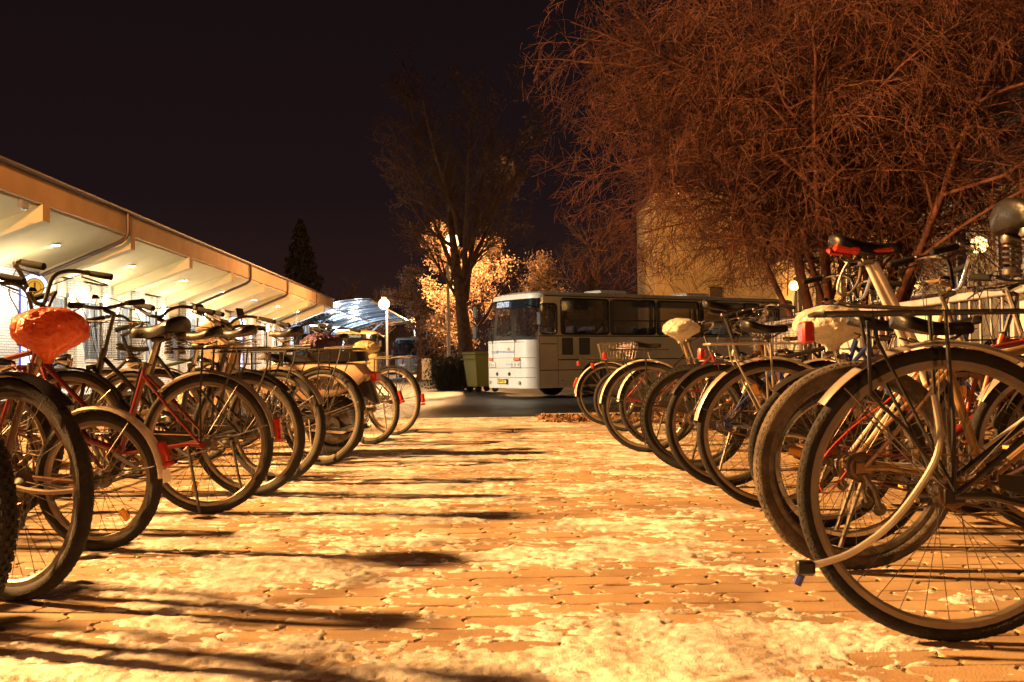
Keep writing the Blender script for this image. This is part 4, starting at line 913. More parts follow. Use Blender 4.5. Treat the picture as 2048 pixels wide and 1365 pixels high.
def fender(root, x, D, tw, m, a0, a1, nm='fender', stay=True, lens=None):
    R = D/2+.018; f = MB(); strip_arc(f, x, D/2, R, tw+.02, a0, a1); fo = f.obj(nm, m, root)
    if stay:
        s = MB(); a = a1 if nm != 'front_fender' else a0; a = a-.18 if a > PI/2 else a+.2
        for sy in (-1, 1):
            s.tube([(x, sy*.055, D/2), (x+(R-.02)*math.cos(a), sy*(tw/2+.012), D/2+(R-.02)*math.sin(a))], .0022, 4)
            if a1 > 2.2: s.tube([(x, sy*.055, D/2), (x+(R-.02)*math.cos(a-.75), sy*(tw/2+.012), D/2+(R-.02)*math.sin(a-.75))], .0022, 4)
        s.obj('fender_stay', STEEL, fo)
    if lens:
        a = lens; M = Matrix.Rotation(-a, 3, 'Y'); l_ = MB(); l_.rbox((x+(R+.014)*math.cos(a), 0, D/2+(R+.014)*math.sin(a)), (.026, .034, .085), .006, M); l_.rbox((x+(R+.018)*math.cos(a+.16), 0, D/2+(R+.018)*math.sin(a+.16)), (.03, .04, .018), .004, M)
        l_.obj('rear_reflector', REDP, fo)
        if m is FCREAM or m is FSILV:
            p = MB(); p.rbox((x+(R+.003)*math.cos(a+.3), 0, D/2+(R+.003)*math.sin(a+.3)), (.004, .05, .05), .001, Matrix.Rotation(-(a+.3), 3, 'Y')); p.obj('reflective_patch', mat('white_patch', (.8, .78, .7), .4), fo)
def saddle(root, x, z, kind, m=LEA, tilt=0, parts=True):
    """closed loft; nose towards +x"""
    L = .27; secs = []; US = [.0, .006, .02, .045, .08, .13, .2, .28, .36, .45, .55, .65, .75, .83, .89, .94, .975, .995, 1.0]
    for u in US:
        xx = -L/2+L*u
        hw = (.078 if kind != 'wide' else .125); w = hw*(1-sstep(.12, .72, np.array(u)).item()*(.76 if kind != 'wide' else .80))*math.sqrt(max(.002, 1-max(0, 1-u/.13)**2))*(math.sqrt(max(0, 1-max(0, (u-.88)/.125)**2)) if u > .88 else 1)
        w = max(w, .004)
        top = z+.020*(1-u)**1.4+.006*math.cos(u*PI*2)-(.028 if kind == 'wide' else .010)*u; th = (.052 if kind == 'wide' else .034)*(1-.35*u)*math.sqrt(max(.01, 1-max(0, 1-u/.06)**2))*math.sqrt(max(.01, 1-max(0, (u-.93)/.07)**2))
        q = []
        for k in range(14):
            a = 2*PI*k/14; cx_ = math.cos(a); s_ = math.sin(a)
            q.append((xx, w*(abs(cx_)**.75)*(1 if cx_ > 0 else -1), top+(th*.45*abs(s_)**.8 if s_ > 0 else -th*(abs(s_)**.6))-.014*abs(cx_)**2*(1 if s_ > 0 else 1.4)))
        secs.append(q)
    s = MB(); s.loft(secs); so = s.obj('saddle', m, root)
    so.rotation_euler = (0, tilt, 0)
    if tilt:
        for v in so.data.vertices: v.co -= Vector((x*0, 0, z))
        so.location = (x, 0, z)
    else:
        so.location = (x, 0, 0)
    off = -z if tilt else 0
    r = MB()
    for sy in (-1, 1): r.tube([(-.10, sy*.035, z-.045+off), (-.05, sy*.022, z-.062+off), (.04, sy*.020, z-.062+off), (.10, sy*.006, z-.030+off)], .0036, 5)
    r.rbox((0, 0, z-.065+off), (.05, .055, .024), .006); r.obj('saddle_rails', STEEL, so)
    if kind == 'wide':
        for sy in (-1, 1):
            c = MB(); pts = [(-.085+.017*math.cos(t*2*PI*6), sy*.062+.017*math.sin(t*2*PI*6), z-.040-.085*t+off) for t in np.linspace(0, 1, 60)]; c.tube(pts, .0032, 5)
            c.ring([(.002, 0), (.022, 0), (.024, -.010), (.022, -.02), (.002, -.02)], 14, 'Z', (-.085, sy*.062, z-.035+off)); c.ring([(.002, 0), (.022, 0), (.022, -.012), (.002, -.012)], 14, 'Z', (-.085, sy*.062, z-.122+off)); c.obj('spring', STEEL, so)
    if kind == 'red':
        for sy in (-1, 1):
            rv_ = mat('red_vinyl', (.55, .03, .015), .4)
            MB().rbox((-.085, sy*.048, z-.024+off), (.095, .040, .020), .008, Matrix.Rotation(.16, 3, 'Y') @ Matrix.Rotation(sy*.35, 3, 'X')).obj('red_side_trim', rv_, so); MB().rbox((.055, sy*.020, z-.024+off), (.085, .016, .014), .006, Matrix.Rotation(-.05, 3, 'Y')).obj('red_nose_trim', rv_, so)
    return so
def bag_mesh(seed, W=.29, D_=.24, H=.17, tail=.10):
    """plastic bag pulled over a saddle and gathered round the post"""
    bm_ = MB(); n = 84; m_ = 52; P_ = []
    for j in range(m_+1):
        t = j/m_
        for i in range(n):
            a = 2*PI*i/n; ca, sa = math.cos(a), math.sin(a)
            if t < .5: k = math.sin(t*PI); zz = .42*math.cos(t*PI)
            else:
                u = (t-.5)*2; k = 1-.86*sstep(.10, .95, np.array(u)).item(); zz = -.95*u
            nose = (1-.42*max(0, ca)**1.2)
            p = Vector((ca*k*W/2*(1.0 if ca > 0 else .92), sa*k*D_/2*nose, zz*H*(1 if zz > 0 else .62)))
            q = Vector((p.x*17+seed*7, p.y*17, p.z*10)); f = mnoise.noise(q)+.6*abs(mnoise.noise(q*2.3))+.4*abs(mnoise.noise(q*4.7)); fold = .5*math.sin(a*13+3*mnoise.noise(Vector((a*2, t*3, seed))))*sstep(.45, 1, np.array(t)).item()
            d = Vector((ca, sa, .3 if t < .5 else 0)); r1 = 1-abs(mnoise.noise(q*1.3+Vector((9, 2, 5))))*2; r2 = 1-abs(mnoise.noise(q*3.1+Vector((3, 7, 1))))*2; p += d*(f*.012+fold*.009+r1*.009+r2*.0055-.009)*(.5+k*.6)
            P_.append(p)
    F = [(j*n+i, j*n+(i+1) % n, (j+1)*n+(i+1) % n, (j+1)*n+i) for j in range(m_) for i in range(n)]
    bm_.add(P_, [tuple(reversed(f)) for f in F]); bm_.f.append(tuple(range(n))); bm_.f.append(tuple(m_*n+i for i in range(n))[::-1])
    return bm_
def bagmat(name, c, tr=.25):
    m = mat(name, c, .34, coat=.3, var=.25, vscale=9, bump=1.0, bscale=17)
    for n_ in m.node_tree.nodes:
        if n_.type == 'TEX_NOISE' and abs(n_.inputs['Scale'].default_value-17) < .1: n_.inputs['Distortion'].default_value = 2.2
        if n_.type == 'BUMP': n_.inputs['Distance'].default_value = .03
    b = m.node_tree.nodes['Principled BSDF']; b.inputs['Subsurface Weight'].default_value = .0
    out = m.node_tree.nodes['Material Output']; tl = m.node_tree.nodes.new('ShaderNodeBsdfTranslucent'); tl.inputs[0].default_value = (*c, 1); mx = m.node_tree.nodes.new('ShaderNodeMixShader'); mx.inputs[0].default_value = tr
    m.node_tree.links.new(b.outputs[0], mx.inputs[1]); m.node_tree.links.new(tl.outputs[0], mx.inputs[2]); m.node_tree.links.new(mx.outputs[0], out.inputs[0]); return m
BAGO = bagmat('orange_bag_plastic', (.72, .16, .05)); BAGW = bagmat('white_bag_plastic', (.74, .70, .60)); BAGC = bagmat('cream_bag_plastic', (.62, .52, .30)); BAGL = bagmat('lilac_bag_plastic', (.40, .36, .52)); BAGP = bagmat('purple_bag_plastic', (.10, .05, .12), .1)
def put_bag(root, x, z, m, label, seed, W=.29, H=.17, D_=.24, name='plastic_bag', roll=0):
    M = root.matrix_basis @ Matrix.Translation((x, 0, z)) 
    o = bag_mesh(seed, W, D_, H).obj(name, m, angle=180); o.matrix_world = M @ Matrix.Rotation(roll, 4, 'Y'); tag(o, label, 'plastic bag', 'plastic bags pulled over saddles'); return o
def basket(root, x, z, W=.34, Dp=.26, H=.24, m=BLKM, dense=False, nm='basket'):
    b = MB(); r_ = .0016 if not dense else .0012
    def rect(zz, k): return [(x-Dp/2*k, -W/2*k, zz), (x+Dp/2*k, -W/2*k, zz), (x+Dp/2*k, W/2*k, zz), (x-Dp/2*k, W/2*k, zz)]
    nl = 6 if not dense else 16; st = .035 if not dense else .014
    for i in range(nl+1):
        t = i/nl; b.tube(rect(z+H*t, .80+.20*t), .0035 if i in (0, nl) else r_, 4 if i in (0, nl) else 3, closed=True, cap=False)
    lo, hi = rect(z, .80), rect(z+H, 1.0)
    for s_ in range(4):
        a, c, a2, c2 = Vector(lo[s_]), Vector(lo[(s_+1) % 4]), Vector(hi[s_]), Vector(hi[(s_+1) % 4]); n = int((c2-a2).length/st)
        for i in range(n+1): b.tube([a.lerp(c, i/n), a2.lerp(c2, i/n)], r_, 3, cap=False)
    for i in range(8): t = i/7; b.tube([Vector(lo[0]).lerp(Vector(lo[1]), t), Vector(lo[3]).lerp(Vector(lo[2]), t)], r_, 3, cap=False)
    return b.obj(nm, m, root, False)
def carrier(root, D, zc, m, x0=-.30, x1=.17, light=True, lm=None):
    c = MB()
    for y in (-.06, .06): c.tube([(x0+.02, y, zc), (x1, y*.5, zc)], .0055, 6)
    c.tube([(x0+.02, -.06, zc), (x0, -.04, zc), (x0, .04, zc), (x0+.02, .06, zc)], .0055, 6)
    c.tube([(x0+.05, 0, zc+.001), (x1-.02, 0, zc+.001)], .004, 5)
    for k in range(5): c.tube([(x0+.05+k*.09, -.06, zc), (x0+.05+k*.09, .06, zc)], .0035, 5)
    co = c.obj('carrier', m, root); l_ = MB()
    for sy in (-1, 1):
        l_.tube([(.0, sy*.062, D/2+.01), (.0, sy*.068, D/2+.18), (-.01, sy*.062, zc)], .0055, 6)
        l_.tube([(.0, sy*.062, D/2+.015), (-.17, sy*.066, zc-.07), (-.18, sy*.06, zc-.005)], .0045, 5)
    l_.obj('carrier_legs', m, co)
    k_ = MB(); k_.tube([(x0+.28, -.035, zc+.008), (x0+.10, -.035, zc+.020), (x0+.06, -.025, zc+.028), (x0+.06, .025, zc+.028), (x0+.10, .035, zc+.020), (x0+.28, .035, zc+.008)], .003, 5); k_.obj('carrier_clamp', STEEL, co)
    if light:
        r_ = MB(); r_.rbox((x0-.016, 0, zc-.045), (.030, .075, .055), .006); r_.obj('rear_light', REDP, co)
    return co
def bike(pxh, d, D, head, label, frame=PBLK, kind='city', tw=.040, knob=False, tm=RUB, rim=RIMW, fen=FSILV, fa=(.95, 3.0), zc=None, carr=BLKM, zs=.90, sad='plain', sx=None, lean=0, hb='city', zh=1.0, bask=None, lens=None, refl=None, red=True, chain=BLKM, ffen=True, spin=0, gears=False, post_m=CHROME, hbm=CHROME, wb=1.05, step=True, stand=True, light=True, carrx=(-.30, .17), tilt=0, grp='bicycles parked nose-in'):
    root = empty('bicycle', (gx(pxh, d), d, .002), math.radians(head), label, 'bicycle', grp)
    root.rotation_euler = (math.radians(lean), 0, math.radians(head))
    R = D/2; F = MB(); bbx, bbz = .43+.04*(D/.68-1), .285
    st_ang = math.radians(71); zt = .70; seat_top = (bbx-(zt-bbz)/math.tan(st_ang), zt)
    if sx is None: sx = bbx-(zs-bbz)/math.tan(st_ang)
    else: seat_top = (bbx+(sx-bbx)*(zt-bbz)/(zs-bbz), zt)
    hb_, ht = (wb-.155, max(.60, R*2*.93)), (wb-.215, max(.60, R*2*.93)+.18)
    hb_ = (wb-.04-(hb_[1]-R)/math.tan(st_ang), hb_[1]); ht = (hb_[0]-.18/math.tan(st_ang), ht[1])
    F.tube([(bbx, 0, bbz), (seat_top[0], 0, seat_top[1])], .0150, 10); F.tube([(hb_[0]+.006, 0, hb_[1]-.02), (ht[0], 0, ht[1])], .0185, 10)
    if kind == 'city' and step:
        F.tube([(bbx+.01, 0, bbz+.01), (bbx+.16, 0, bbz+.06), (hb_[0], 0, hb_[1]+.03)], .0165, 10)
        F.tube([(bbx-.04, 0, bbz+.13), (bbx+.14, 0, bbz+.18), (ht[0], 0, ht[1]-.05)], .0130, 8)
    else:
        F.tube([(bbx, 0, bbz), (hb_[0], 0, hb_[1]+.03)], .0185 if kind == 'mtb' else .0150, 10); F.tube([(seat_top[0]+.01, 0, seat_top[1]-.05), (ht[0], 0, ht[1]-.03)], .0150, 10)
    for sy in (-1, 1):
        F.tube([(0, sy*.062, R), (.08, sy*.060, R), (bbx-.06, sy*.035, bbz+.0), (bbx, sy*.02, bbz)], .0090, 7)
        F.tube([(0, sy*.062, R), (seat_top[0]*.55, sy*.050, R+(seat_top[1]-.06-R)*.55), (seat_top[0]+.008, sy*.018, seat_top[1]-.05)], .0075, 7)
        F.rbox((0, sy*.062, R), (.05, .006, .035), .006)
    F.tube([(bbx, -.036, bbz), (bbx, .036, bbz)], .022, 12); F.obj('frame', frame, root)
    K = MB()
    for sy in (-1, 1): K.tube([(wb, sy*.052, R), (wb-.045, sy*.052, R+.12), (hb_[0]+.02, sy*.048, R*2+.01), (hb_[0]+.010, sy*.03, R*2+.045)], [.008, .010, .0115, .012], 8)
    K.tube([(hb_[0]+.010, -.05, R*2+.04), (hb_[0]+.010, .05, R*2+.04)], .013, 8); K.tube([(hb_[0]+.008, 0, R*2+.04), (hb_[0], 0, hb_[1])], .014, 8); K.obj('fork', frame if frame is not PWHT else PSIL, root)
    add_wheel(root, 0, D, tw, knob, tm, rim, 'rear_wheel', refl, spin); add_wheel(root, wb, D, tw, knob, tm, rim, 'front_wheel', None if refl is None else refl+1, spin*2)
    if fen:
        fender(root, 0, D, tw, fen, fa[0], fa[1], 'rear_fender', True, lens)
        if ffen: fender(root, wb, D, tw, fen, .55, 2.9, 'front_fender', True)
    MB().tube([(seat_top[0], 0, seat_top[1]-.04), (sx, 0, zs-.06)], .0128, 10).obj('seat_post', post_m, root)
    c_ = MB(); c_.ring([(.017, -.012), (.021, -.012), (.021, .012), (.017, .012)], 12, 'Z', (seat_top[0], 0, seat_top[1])); c_.tube([(seat_top[0]-.02, -.02, seat_top[1]), (seat_top[0]-.03, .03, seat_top[1])], .005, 6); c_.obj('seat_clamp', STEEL, root)
    if sad: saddle(root, sx, zs, sad, tilt=tilt)
    # stem and handlebar
    hx = ht[0]-(zh-ht[1])/math.tan(st_ang)
    s = MB(); s.tube([(ht[0], 0, ht[1]-.02), (hx, 0, zh-.03)], .0115, 8); s.tube([(hx, 0, zh-.035), (hx+.06, 0, zh-.01)], .013, 8); s.ring([(.013, -.01), (.019, -.01), (.019, .01), (.013, .01)], 12, 'Z', (ht[0], 0, ht[1])); s.obj('stem', hbm, root)
    X0 = hx+.06; pts = []
    if hb == 'city': half = [(0, 0, 0), (.015, .06, .01), (.03, .14, .05), (0, .22, .075), (-.07, .27, .065), (-.20, .29, .035)]
    elif hb == 'flat': half = [(0, 0, 0), (0, .10, .005), (-.005, .20, .02), (-.03, .31, .025)]
    else: half = [(0, 0, 0), (.01, .05, .02), (.02, .13, .14), (-.01, .22, .18), (-.10, .28, .17), (-.20, .29, .15)]
    full = [(X0+a, -b, zh+c) for a, b, c in half[::-1]]+[(X0+a, b, zh+c) for a, b, c in half[1:]]
    H = MB(); H.tube(smooth(full, 4), .0105, 8); ho = H.obj('handlebar', hbm, root)
    for sy in (-1, 1):
        a, b = Vector((X0+half[-1][0], sy*half[-1][1], zh+half[-1][2])), Vector((X0+half[-2][0], sy*half[-2][1], zh+half[-2][2])); dv = (b-a).normalized()
        MB().tube([a-dv*.004, a, a+dv*.11, a+dv*.115], [.014, .0175, .0160, .013], 10).obj('grip', FOAM, ho)
        e_ = a+dv*.13; lv = MB(); lv.tube([e_, e_+Vector((.03, -sy*.0, -.02)), a+dv*.02+Vector((.045 if hb == 'flat' else .0, 0, -.045))], .0045, 5); lv.rbox(e_, (.03, .03, .025), .006); lv.obj('brake_lever', STEEL, ho)
        cb = MB(); cb.tube(smooth([tuple(e_), (X0+.10, sy*.10, zh+.06), (X0+.09, sy*.03, zh-.06), (ht[0]+.03, sy*.01, ht[1]-.10)], 5), .0024, 4); cb.obj('brake_cable', BLK, ho)
    bl = MB(); bl.ring([(.001, .022), (.018, .016), (.026, 0), (.024, -.004)], 14, 'Z', (X0-.01, .09, zh+.055), False); bl.obj('bell', CHROME, ho)
    if hb != 'flat':
        hl = MB(); hl.ring([(.001, .05), (.035, .045), (.038, .03), (.02, -.03), (.001, -.04)], 14, 'X', (hb_[0]+.10, 0, hb_[1]+.10), False); hl.tube([(hb_[0]+.02, 0, hb_[1]+.06), (hb_[0]+.09, 0, hb_[1]+.09)], .006, 5); hl.obj('headlamp', CHROME, root)
    # crank, pedals, chain
    c = MB(); c.ring([(.085, -.002), (.092, -.002), (.092, .002), (.085, .002)], 32, 'Y', (bbx, -.045, bbz)); 
    for k in range(5): a = 2*PI*k/5+spin; c.tube([(bbx, -.045, bbz), (bbx+.087*math.cos(a), -.045, bbz+.087*math.sin(a))], .006, 5)
    c.obj('chainring', STEEL, root)
    ca = .5+spin
    for sy, q in ((-1, 1), (1, -1)):
        co = MB().tube([(bbx, sy*.06, bbz), (bbx+q*.165*math.cos(ca), sy*.075, bbz+q*.165*math.sin(ca))], [.012, .009], 7).obj('crank', STEEL, root)
        p_ = MB(); px_, pz_ = bbx+q*.165*math.cos(ca), bbz+q*.165*math.sin(ca); p_.rbox((px_, sy*.125, pz_), (.085, .085, .020), .006); p_.tube([(px_, sy*.07, pz_), (px_, sy*.16, pz_)], .006, 6); p_.obj('pedal', BLK, co)
        pr = MB(); pr.rbox((px_+.043, sy*.125, pz_), (.004, .05, .012), .001); pr.rbox((px_-.043, sy*.125, pz_), (.004, .05, .012), .001); pr.obj('pedal_reflector', ORR, co)
    r0 = .040 if gears else .032
    ch = MB(); ch.tube([(0, -.045, R+r0), (bbx, -.045, bbz+.090)], .0035, 4); ch.tube([(0, -.045, R-r0), (bbx, -.045, bbz-.090)], .0035, 4); ch.ring([(.012, -.052), (r0, -.050), (r0, -.040), (.012, -.036)], 20, 'Y', (0, 0, R)); ch.obj('chain', RUST, root)
    if chain and kind == 'city':
        g = MB(); o_ = [(.10, R+.022), (.10, R+.052)]
        for i in range(9): a = PI/2-PI*i/8*.9; o_.append((bbx+.108*math.cos(a), bbz+.108*math.sin(a)))
        o_ += [(bbx+.01, bbz-.055), (bbx-.05, bbz-.01)]
        g.prism(o_, -.056, -.064, 'Y'); 
        g2_ = MB(); g2_.tube([(a_, -.058, b_) for a_, b_ in o_], .006, 5, closed=True)
        go = g.obj('chain_guard', chain, root, True)
    if gears:
        g = MB()
        for k, r_ in enumerate((.05, .044, .038, .032)): g.ring([(.012, -.040-.004*k), (r_, -.040-.004*k), (r_, -.042-.004*k), (.012, -.042-.004*k)], 24, 'Y', (0, 0, R))
        g.tube([(.0, -.065, R-.02), (.03, -.075, R-.07), (.05, -.07, R-.13)], .010, 6)
        for dx, dz in ((.032, -.075), (.055, -.135)): g.ring([(.004, -.055), (.022, -.055), (.022, -.050), (.004, -.050)], 12, 'Y', (dx, 0, R+dz))
        g.obj('derailleur', STEEL, root)
    if zc: carrier(root, D, zc, carr, carrx[0], carrx[1], red)
    if stand:
        k_ = MB(); k_.tube([(.06, .065, R-.02), (-.02, .12, .02)], .008, 6); k_.obj('kickstand', STEEL, root)
    if bask == 'front': basket(root, hb_[0]+.26, zh-.26, m=BLKM, dense=True)
    elif bask == 'frontwire': basket(root, hb_[0]+.26, zh-.24, m=STEEL)
    elif bask == 'rear': basket(root, -.06, zc+.01, W=.32, Dp=.40, H=.17, m=STEEL, nm='rear_basket')
    root['_sx'] = sx; del root['_sx']
    return root, sx
def smooth(pts, k):
    P = [Vector(p) for p in pts]; o = []
    for i in range(len(P)-1):
        p0, p1, p2, p3 = P[max(i-1, 0)], P[i], P[i+1], P[min(i+2, len(P)-1)]
        for j in range(k): t = j/k; o.append(.5*((2*p1)+(p2-p0)*t+(2*p0-5*p1+4*p2-p3)*t*t+(3*p1-p0-3*p2+p3)*t**3))
    o.append(P[-1]); return o
GR, GL = 'bicycles parked in the right-hand row', 'bicycles parked in the left-hand row'
# ---- right row, nearest first (hub pixel x, depth, wheel, heading)
b, sx = bike(1888, 2.50, .715, -6, 'nearest bicycle of the right row, black frame, silver rear fender and long black carrier', PBLK, tw=.036, tm=RUB, fen=FSILV, fa=(1.05, 2.50), zc=.80, carrx=(-.31, .26), zs=1.03, sx=.275, sad='wide', lens=None, spin=.2, chain=BLKM, grp=GR, hb='high', zh=1.10, lean=-1, stand=False, post_m=ALU)
s = MB(); s.tube(smooth([(-.045, -.075, .60), (-.035, -.08, .50), (-.06, -.08, .42), (-.15, -.085, .30), (-.25, -.085, .225), (-.34, -.085, .195)], 5), .0085, 8); so = s.obj('bent_stay', FSILV, b)
MB().rbox((-.355, -.085, .190), (.045, .03, .035), .006).obj('stay_clamp', BLKM, so); MB().tube([(-.36, -.085, .185), (-.375, -.085, .150)], .011, 8).obj('blue_cap', mat('blue_plastic', (.03, .04, .22), .35), so)
l_ = MB(); l_.tube([(-.19, -.06, .78), (-.19, -.07, .60), (-.11, -.07, .52), (-.03, -.065, .40)], .005, 5); l_.obj('carrier_loop', BLKM, b)
b, sx = bike(1705, 3.36, .682, 3, 'bicycle with wide worn tan tyres and no rear fender, second in the right row', PGLD, kind='mtb', tw=.052, tm=RUBD, rim=STEEL, fen=None, zs=.80, sx=.26, sad='plain', hb='flat', zh=1.00, lean=2, gears=True, chain=None, grp=GR, hbm=PGLD)
b, sx = bike(1690, 3.78, .60, -2, 'white bicycle with tall seat post and a black and red sports saddle', PWHT, kind='mtb', tw=.040, rim=CHROME, fen=None, zs=1.115, sx=.095, sad='red', hb='flat', zh=.93, gears=True, chain=None, refl=2.9, grp=GR, lean=-2, post_m=PWHT, step=False, tilt=.02)
MB().tube([(.262, 0, .74), (.115, 0, 1.055)], .019, 10).obj('seat_mast', PWHT, b)
s = MB(); s.tube(smooth([(.055, .03, 1.08), (.02, .05, 1.02), (.0, .05, .95), (.03, .04, .93), (.07, .03, .98), (.08, .02, 1.05)], 6), .005, 6); s.obj('cable_lock', STEEL, b)
s = MB(); s.tube(smooth([(.0, -.06, .30), (-.10, -.08, .20), (-.12, -.08, .30), (-.02, -.08, .42), (.16, -.05, .55), (.30, -.03, .68)], 6), .0028, 5); s.obj('red_cable', mat('red_cable', (.6, .05, .01), .4), b)
b, sx = bike(1540, 4.75, .69, -3, 'bicycle with cream rear fender and pale metal carrier, third wheel from the right edge', PSIL, tw=.036, fen=FSILV, fa=(.9, 2.95), zc=.765, carr=FSILV, zs=.86, sx=.28, sad=None, refl=2.4, grp=GR, bask=None, hb='high', spin=.5, lens=None, red=True)
put_bag(b, sx, .85, BAGW, 'white crumpled plastic bag behind the nearest carrier and its red light', 3, W=.36, H=.21, D_=.27)
b, sx = bike(1385, 6.45, .665, -8, 'black mountain bicycle with chunky knobbly tyres and high saddle', PBLK, kind='mtb', tw=.052, knob=True, rim=BLKM, fen=None, zs=1.04, sx=.20, sad='plain', hb='flat', zh=1.0, gears=True, chain=None, grp=GR, post_m=BLKM, hbm=BLKM)
r_ = MB(); r_.rbox((-.055, .0, .53), (.028, .045, .13), .006, Matrix.Rotation(.15, 3, 'Y')); r_.rbox((.02, .0, .50), (.14, .012, .01), .002); r_.obj('rear_light', REDP, b)
b, sx = bike(1292, 7.80, .69, -5, 'bicycle with gold fender and white bag on its saddle, next beyond the knobbly tyres', PBRN, fen=FCREAM, fa=(.9, 3.05), zc=.78, zs=.93, sx=.27, sad=None, lens=None, grp=GR, lean=2, post_m=PGLD)
put_bag(b, sx-.01, .935, BAGW, 'cream white plastic bag tied over a saddle in front of the bus side', 5, W=.285, H=.19)
b, sx = bike(1318, 8.35, .67, 4, 'bicycle with cream half fender and wire front basket in the right row', PBLK, fen=FCREAM, fa=(1.6, 3.05), zc=None, zs=.92, sx=.25, bask='frontwire', grp=GR, lean=-3, red=False)
b, sx = bike(1248, 10.2, .62, -8, 'small-wheeled bicycle with red reflector near the far end of the right row', PRED, fen=None, zc=.70, zs=.86, bask='rear', grp=GR, lean=3)
b, sx = bike(1214, 11.2, .68, 0, 'farthest bicycle of the right row, cream fender and lilac bag on its saddle', PBLK, fen=FCREAM, fa=(.8, 3.2), zc=.72, zs=.85, sad=None, lens=2.75, grp=GR, lean=-2)
put_bag(b, sx, .83, BAGL, 'small lilac plastic bag over the farthest saddle of the right row', 8, W=.26, H=.13)
b, sx = bike(1450, 5.6, .67, 8, 'dark bicycle squeezed between the carrier bicycle and the mountain bicycle', PBLU, fen=FBLK, fa=(1.0, 2.6), zc=None, zs=.88, sx=.26, grp=GR, lean=-5, hb='high', zh=1.03)
b, sx = bike(1640, 4.2, .64, 6, 'red-framed bicycle half hidden behind the worn tan tyres', PRED, kind='mtb', fen=FBLK, fa=(1.2, 2.3), zs=.84, grp=GR, hb='flat', gears=True, chain=None, lean=4)
# ---- opposite bicycles on the far side of the right rack
GO = 'bicycles parked on the far side of the right rack'
for i, (X, Yd, D, hd_, fr, lb, kw) in enumerate((
    (3.15, 3.9, .68, 176, PWHT, 'white-framed bicycle facing the aisle behind the nearest black frame', dict(fen=FSILV, zc=.8, hb='city', refl=1.0)),
    (3.05, 4.6, .66, 183, PORG, 'orange-red bicycle facing the aisle beyond the nearest wheel', dict(kind='mtb', fen=None, hb='flat', gears=True, chain=None, refl=2.0)),
    (3.15, 5.5, .69, 178, PGLD, 'bicycle with gold stem and black grips facing the aisle under the globe lamp', dict(kind='mtb', fen=FBLK, hb='flat', zh=1.12, hbm=PGLD)),
    (3.05, 6.5, .68, 174, PBLU, 'blue bicycle with chrome curved handlebar facing the aisle', dict(fen=FSILV, hb='high', zc=.8)),
    (3.10, 7.7, .68, 182, PBLK, 'black bicycle with wire basket facing the aisle before the railing', dict(fen=FBLK, hb='city', bask='frontwire')),
    (3.05, 9.0, .68, 178, PRED, 'red bicycle facing the aisle well down the right rack', dict(fen=FCREAM, hb='high', zc=.78)),
    (3.10, 10.4, .68, 184, PSIL, 'silver bicycle facing the aisle at the far end of the right rack', dict(fen=FBLK, hb='city')))):
    bike(X/Yd*2048+1024, Yd, D, hd_, lb, fr, zs=.92+.03*(i % 3), grp=GO, lean=(-3, 2, 4, -2, 3, -4, 2)[i], spin=i*.7, **kw)
# ---- left row
b, sx = bike(-146, 2.62, .66, 152, 'leftmost bicycle, only the thick rear tyre and red light showing at the picture edge', PBLK, kind='mtb', tw=.052, knob=True, fen=None, zs=.92, hb='flat', grp=GL, gears=True, chain=None, zh=1.05)
r_ = MB(); r_.rbox((-.20, .0, .60), (.03, .045, .06), .006, Matrix.Rotation(.3, 3, 'Y')); r_.tube([(.1, 0, .62), (-.22, 0, .60)], .006, 5); r_.obj('rear_light', REDP, b)
b, sx = bike(22, 3.06, .665, 154, 'bicycle at the left edge with black fender and pale cable lock round the wheel', PBRN, kind='mtb', tw=.048, knob=False, rim=STEEL, fen=FBLK, fa=(1.1, 2.35), zs=.78, sad='plain', hb='flat', zh=.98, grp=GL, gears=True, chain=None, post_m=PGLD, ffen=False)
s = MB(); s.tube(smooth([(.02, .07, .62), (.06, .09, .52), (.0, .10, .42), (-.10, .09, .36), (-.22, .07, .34), (-.31, .04, .345)], 6), .0075, 8); s.obj('cable_lock', mat('tan_cable', (.36, .26, .17), .45), b)
b, sx = bike(195, 3.88, .530, 168, 'small-wheeled bicycle with cream rear fender and bag-covered saddle, near left', PBRN, tw=.044, fen=FCREAM, fa=(.95, 3.10), zs=.84, sad=None, hbm=BLKM, hb='city', zh=1.02, lens=3.05-.28, grp=GL, zc=None, wb=.98, refl=4.0, post_m=PGLD, chain=None)
put_bag(b, .21, .835, BAGO, 'large orange plastic bag over a saddle at the left edge', 1, W=.31, H=.215, D_=.27)
b, sx = bike(412, 4.82, .655, 172, 'red-framed bicycle with silver fender, black carrier and glossy black saddle, left row', PRED, hbm=BLKM, tw=.040, fen=FSILV, fa=(.8, 3.05), zc=.775, zs=.885, sx=.24, sad='wide', lens=None, red=False, grp=GL, zh=1.0, hb='high', refl=5.0, post_m=ALU)
l_ = MB(); l_.rbox((-.352, 0, .395), (.028, .04, .11), .006, Matrix.Rotation(.1, 3, 'Y')); l_.obj('rear_reflector', REDP, b)
b, sx = bike(550, 6.05, .67, 160, 'bicycle with dense black front basket behind the red-framed one, left row', PBLK, tw=.044, fen=FSILV, fa=(.9, 2.75), zc=.79, zs=.90, sx=.28, bask='front', grp=GL, zh=1.0, post_m=PGLD, hbm=BLKM, red=False)
b, sx = bike(500, 5.45, .66, 165, 'dark bicycle pressed between the red-framed bicycle and the one with the black basket', PBLK, tw=.042, fen=FBLK, fa=(.8, 2.4), zc=.77, zs=.87, sx=.27, grp=GL, hb='flat', zh=1.02, hbm=BLKM, red=False, lean=-5)
b, sx = bike(640, 7.05, .67, 156, 'black bicycle with slim saddle standing in front of the moped, left row', PBLK, tw=.044, fen=FBLK, fa=(.8, 3.0), zc=.80, zs=.93, sx=.33, grp=GL, hb='city', lean=3, bask='front', hbm=BLKM, red=False)
